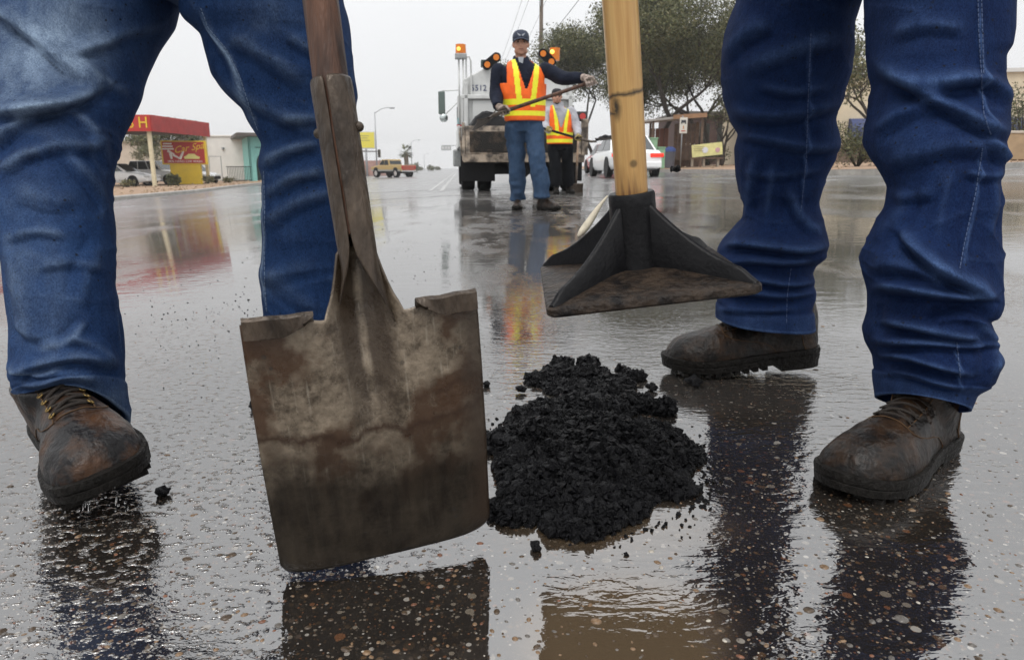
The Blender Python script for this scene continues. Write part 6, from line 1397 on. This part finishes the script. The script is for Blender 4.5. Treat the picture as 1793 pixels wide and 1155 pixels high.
# utility pole with wires
up_ = thing('utility_pole', 'wooden utility pole with a crossarm behind the man in the navy cap', 'utility pole', Vector((at(945.5, 52), 52, .1)))
MB().tube([(0, 0, 0), (0, 0, 12.9)], [.17, .12], 12).build('pole', mat('weathered_pole', (.11, .085, .065), .85, var=.2, scale=6), up_, True); MB().box((0, -.12, 12.42), (1.95, .10, .12)).build('crossarm', mat('weathered_pole', (.11, .085, .065)), up_, False, .01)
for x in (-.9, -.4, .9): MB().tube([(x, -.12, 12.46), (x, -.12, 12.62)], [.05, .03], 8).build('insulator', M_GREYM, up_, True)
for s in (-1, 1): MB().tube([(0, -.1, 11.95), (s * .55, -.12, 12.38)], .02, 6).build('brace', M_GREYM, up_, True)
MB().box((-.10, -.2, 11.4), (.10, .16, .9)).build('cable_box', M_GREYM, up_, False, .02)
def wire(a, b, sag, label, r=.012):
    pts = [a.lerp(b, t) - Vector((0, 0, sag * 4 * t * (1 - t))) for t in np.linspace(0, 1, 15)]; t_ = MB().tube(pts, r, 5).build('overhead_wire', M_BLACK, None, True); tag(t_, label, 'wire', 'overhead wires')
UB = Vector((at(945.5, 52), 52, .1))
for i, x in enumerate((-.9, -.4, .9)): wire(UB + Vector((x, -.12, 12.62)), UB + Vector((x - 4.5, 60, 12.2)), .6, ('thin wire from the far end of the crossarm', 'thin wire from the middle of the crossarm', 'thin wire from the shelter end of the crossarm')[i])
for i, (z, q) in enumerate(((8.4, P(1120, -150, 46)), (7.0, P(1180, -120, 44)))): wire(UB + Vector((0, 0, z + (0 if i == 0 else -1.2))), q, .25, ('cable slanting up from the utility pole over the trees', 'lower cable slanting up behind the tamper handle')[i], .018)
wire(UB + Vector((0, 0, 8.3)), P(1075, 150, 60), .3, 'cable slanting down from the utility pole to the trees')

# ------------------------------------------------------------------ right-hand side: shelter, bench, shops
M_BRN = mat('brown_timber', (.12, .075, .05), .7, var=.25, scale=5); M_BRNL = mat('tan_fascia_board', (.30, .17, .09), .7, var=.15, scale=3)
sx0 = at(1183, 40); bs = thing('bus_shelter', 'brown timber bus shelter with sloping roof at the kerb', 'bus shelter', Vector((sx0, 40, ZR(sx0))), math.radians(-6))
mb = MB(); mb.prism([(-2.0, 2.38), (1.4, 2.72), (1.4, 2.84), (-2.0, 2.48)], 'y', -.6, 1.5); mb.build('roof', mat('grey_metal_roof', (.35, .33, .31), .4), bs); MB().box((.55, -.64, 2.68), (1.75, .07, .22), R=Matrix.Rotation(math.radians(-3), 3, 'Y')).build('fascia', M_BRNL, bs)
for x, y in ((-1.35, -.4), (1.25, -.45), (-1.35, 1.3), (1.25, 1.3)): MB().box((x, y, 1.25), (.12, .12, 2.5)).build('post', M_BRN, bs)
for i in range(6): MB().box((.08 + i * .23, 1.25, 1.45), (.205, .05, 1.9)).build('slat', M_BRN, bs, False, .008)
for i in range(4): MB().box((-1.2 + i * .25, 1.28, 1.3), (.22, .05, 1.7)).build('slat', mat('red_brown_timber', (.14, .055, .035), .7), bs, False, .008)
MB().box((0, .9, .45), (2.2, .4, .06)).build('seat', M_BRN, bs); MB().box((.65, 1.2, .25), (1.5, .1, .5)).build('kick_panel', M_BRN, bs)
bp = thing('bus_stop_sign', 'white bus stop sign with bus pictogram on a post before the shelter', 'sign', Vector((at(1188, 39), 38.6, ZR(9))))
MB().tube([(0, 0, 0), (0, 0, 2.65)], .03, 8).build('post', M_GALV, bp, True); MB().box((.05, -.04, 2.16), (.40, .02, .80)).build('panel', mat('sign_white', (.62, .60, .54), .5), bp, False, .01)
M_INK = mat('sign_ink', (.04, .04, .05), .5); MB().box((.05, -.058, 2.36), (.26, .012, .14)).build('bus_pictogram', M_INK, bp, False, .01)
for x in (-.05, .15): MB().cyl((x, -.052, 2.27), (x, -.066, 2.27), .035, 10).build('pictogram_wheel', M_INK, bp)
MB().box((.05, -.058, 2.06), (.05, .012, .16)).build('arrow', mat('sign_orange', (.5, .2, .05), .5), bp); MB().box((.05, -.058, 1.88), (.22, .012, .05)).build('text_line', mat('sign_red', (.45, .08, .05), .5), bp)
bx = at(1232, 38); bn = thing('advert_bench', 'bus bench with a yellow advert panel on its backrest', 'bench', Vector((bx, 37.5, ZR(bx))), math.radians(-10))
MB().box((0, .05, .86), (1.52, .06, .62), R=Matrix.Rotation(math.radians(-6), 3, 'Y')).build('backrest_panel', mat('advert_yellow', (.66, .62, .28), .5, var=.12, scale=3), bn, False, .01)
MB().cyl((-.1, .0, .85), (-.1, .012, .85), .15, 18).build('advert_roundel', mat('roundel_white', (.66, .66, .70), .5), bn); MB().cyl((.52, .0, .86), (.52, .012, .86), .12, 18).build('advert_roundel', mat('roundel_pink', (.55, .32, .35), .5), bn)
for i in range(3): MB().box((-.42, .005, 1.02 - i * .10), (.5, .012, .03)).build('text_line', mat('advert_text', (.42, .38, .20), .5), bn)
MB().box((0, -.25, .44), (1.6, .42, .06)).build('seat', M_BRN, bn); 
for x in (-.72, -.15, .55): MB().box((x, -.12, .22), (.10, .5, .42)).build('leg', mat('bench_concrete', (.28, .24, .19), .8), bn)
M_GRNB = mat('pale_green_cabinet', (.22, .38, .24), .5, var=.1, scale=4)
for i, (px_, h_) in enumerate(((1142, 1.45), (1156, 1.0))):
    u = thing('utility_cabinet', ('tall pale green utility cabinet by the kerb', 'short pale green utility cabinet by the kerb')[i], 'cabinet', Vector((at(px_, 37), 37, ZR(8)))); MB().box((0, 0, h_ / 2), (.36, .4, h_)).build('case', M_GRNB, u, False, .02); MB().box((0, 0, h_ + .03), (.42, .46, .06)).build('lid', M_GRNB, u, False, .015); MB().box((.10, -.21, h_ * .6), (.05, .02, .12)).build('handle', M_BLACK, u)
tr_ = thing('litter_bin', 'blue litter bin under the bus shelter', 'bin', Vector((at(1172, 39), 39, ZR(8.6)))); MB().tube([(0, 0, 0), (0, 0, .85)], [.24, .30], 16).build('drum', mat('bin_grey', (.10, .10, .12), .6), tr_, 40); MB().tube([(0, 0, .85), (0, 0, 1.0), (0, 0, 1.1)], [.32, .30, .12], 16).build('lid', mat('bin_blue', (.04, .07, .22), .5), tr_, 40)
sb_ = building('building', 'dark brown shop front with a white trim line beyond the shelter', Vector((at(1225, 62), 62, ZR(15) + .1)), math.radians(2))
MB().box((1.0, 4, 1.9), (5.6, 8, 4.2)).build('wall', mat('dark_brick', (.075, .045, .04), .8, var=.15, scale=1.5), sb_); MB().box((1.0, -.06, 1.62), (5.7, .10, .10)).build('trim', mat('white_trim', (.6, .6, .58), .6), sb_); MB().box((1.0, 4, 4.1), (6.0, 8.6, .35)).build('roof_edge', M_DKROOF, sb_)
for i in range(2): w_ = MB().box((-.2 + i * 2.4, -.03, 2.55), (1.7, .06, 1.5)).build('window', M_GLASS, sb_); MB().box((-.2 + i * 2.4, -.07, 2.55), (.06, .04, 1.5)).build('mullion', M_DKROOF, w_)
M_CRM = mat('cream_stucco', (.62, .54, .40), .85, var=.06, scale=1)
cb = building('building', 'long cream stucco shop building with a white roof edge', Vector((at(1300, 46), 46, ZR(16))), math.radians(-8))
MB().box((14.0, 5, 2.6), (28, 10, 5.4)).build('wall', M_CRM, cb, False, .03); MB().box((14.0, 5, 5.35), (28.4, 10.4, .22)).build('roof_edge', mat('white_trim', (.6, .6, .58)), cb); MB().box((14.0, -.05, .5), (28.02, .12, 1.3)).build('plinth', mat('brown_plinth', (.17, .12, .09), .85, var=.2, scale=1.5), cb)
MB().box((8.3, -.12, 4.0), (.30, .22, .32)).build('meter_box', mat('meter_cream', (.5, .44, .32), .6), cb, False, .02); MB().tube([(8.3, -.06, 3.85), (8.3, -.06, 1.1)], .03, 8).build('conduit', mat('meter_cream', (.5, .44, .32)), cb, True)
for i, x in enumerate((7.2, 15.5)):
    mb = MB(); mb.prism([(-.0, 1.6), (-1.0, 1.6), (-.92, 2.1), (-.7, 2.45), (-.35, 2.65), (0, 2.7)], 'x', x - 1.1, x + 1.1); mb.build('awning', mat('navy_awning', (.04, .055, .14), .7, var=.1), cb); MB().box((x, -.03, 1.1), (1.6, .06, 1.9)).build('door', M_GLASS, cb)
lw = thing('low_wall', 'low beige block wall at the edge of the shop lot', 'wall', Vector((at(1786, 24) + 1.2, 24, ZR(19))))
MB().box((1.0, 0, .42), (6.5, .3, .84)).build('block_course', mat('tan_block', (.36, .26, .16), .85, var=.12, scale=3), lw, False, .02); MB().box((1.0, 0, .88), (6.6, .36, .08)).build('coping', mat('pale_coping', (.5, .45, .38), .8), lw, False, .01)
car('car', 'silver car parked behind the low beige wall', Vector((at(1793, 31) + 1.5, 31, ZR(22))), math.radians(175), M_CARS, 4.5, 1.75, 1.45)
# rocks on the verges
mb = MB(); rs = np.random.default_rng(91)
for _ in range(260):
    y_ = rs.uniform(18, 58); xk = np.interp(y_, [k[1] for k in KL], [k[0] for k in KL]); x_ = xk - .4 - rs.exponential(2.2); chunk(mb, (x_, y_, gz(x_) + .15), rs.uniform(.03, .11), .8, rs)
for _ in range(260):
    y_ = rs.uniform(18, 45); x_ = rs.uniform(8.5, 24)
    if y_ < 16 + x_ * .32: continue
    chunk(mb, (x_, y_, gz(x_) + .15), rs.uniform(.02, .07), .8, rs)
tag(mb.build('verge_gravel', mat('tan_stones', (.34, .25, .17), .9, var=.3, scale=9)), 'loose tan stones lying on the dirt verges', 'gravel', kind='stuff')
# ------------------------------------------------------------------ rainy air
hz = MB().box((0, 400, 12), (900, 1100, 30)).build('haze', None or mat('rain_haze', (1, 1, 1)))
m = MATS['rain_haze']; nt = m.node_tree; nt.nodes.clear(); o_ = N(nt, 'ShaderNodeOutputMaterial'); v_ = N(nt, 'ShaderNodeVolumePrincipled'); v_.inputs['Density'].default_value = .0008; v_.inputs['Color'].default_value = (.985, .99, .995, 1); v_.inputs['Anisotropy'].default_value = .3
nt.links.new(v_.outputs[0], o_.inputs['Volume']); tag(hz, 'thin pale rain haze filling the street', 'haze', kind='stuff')
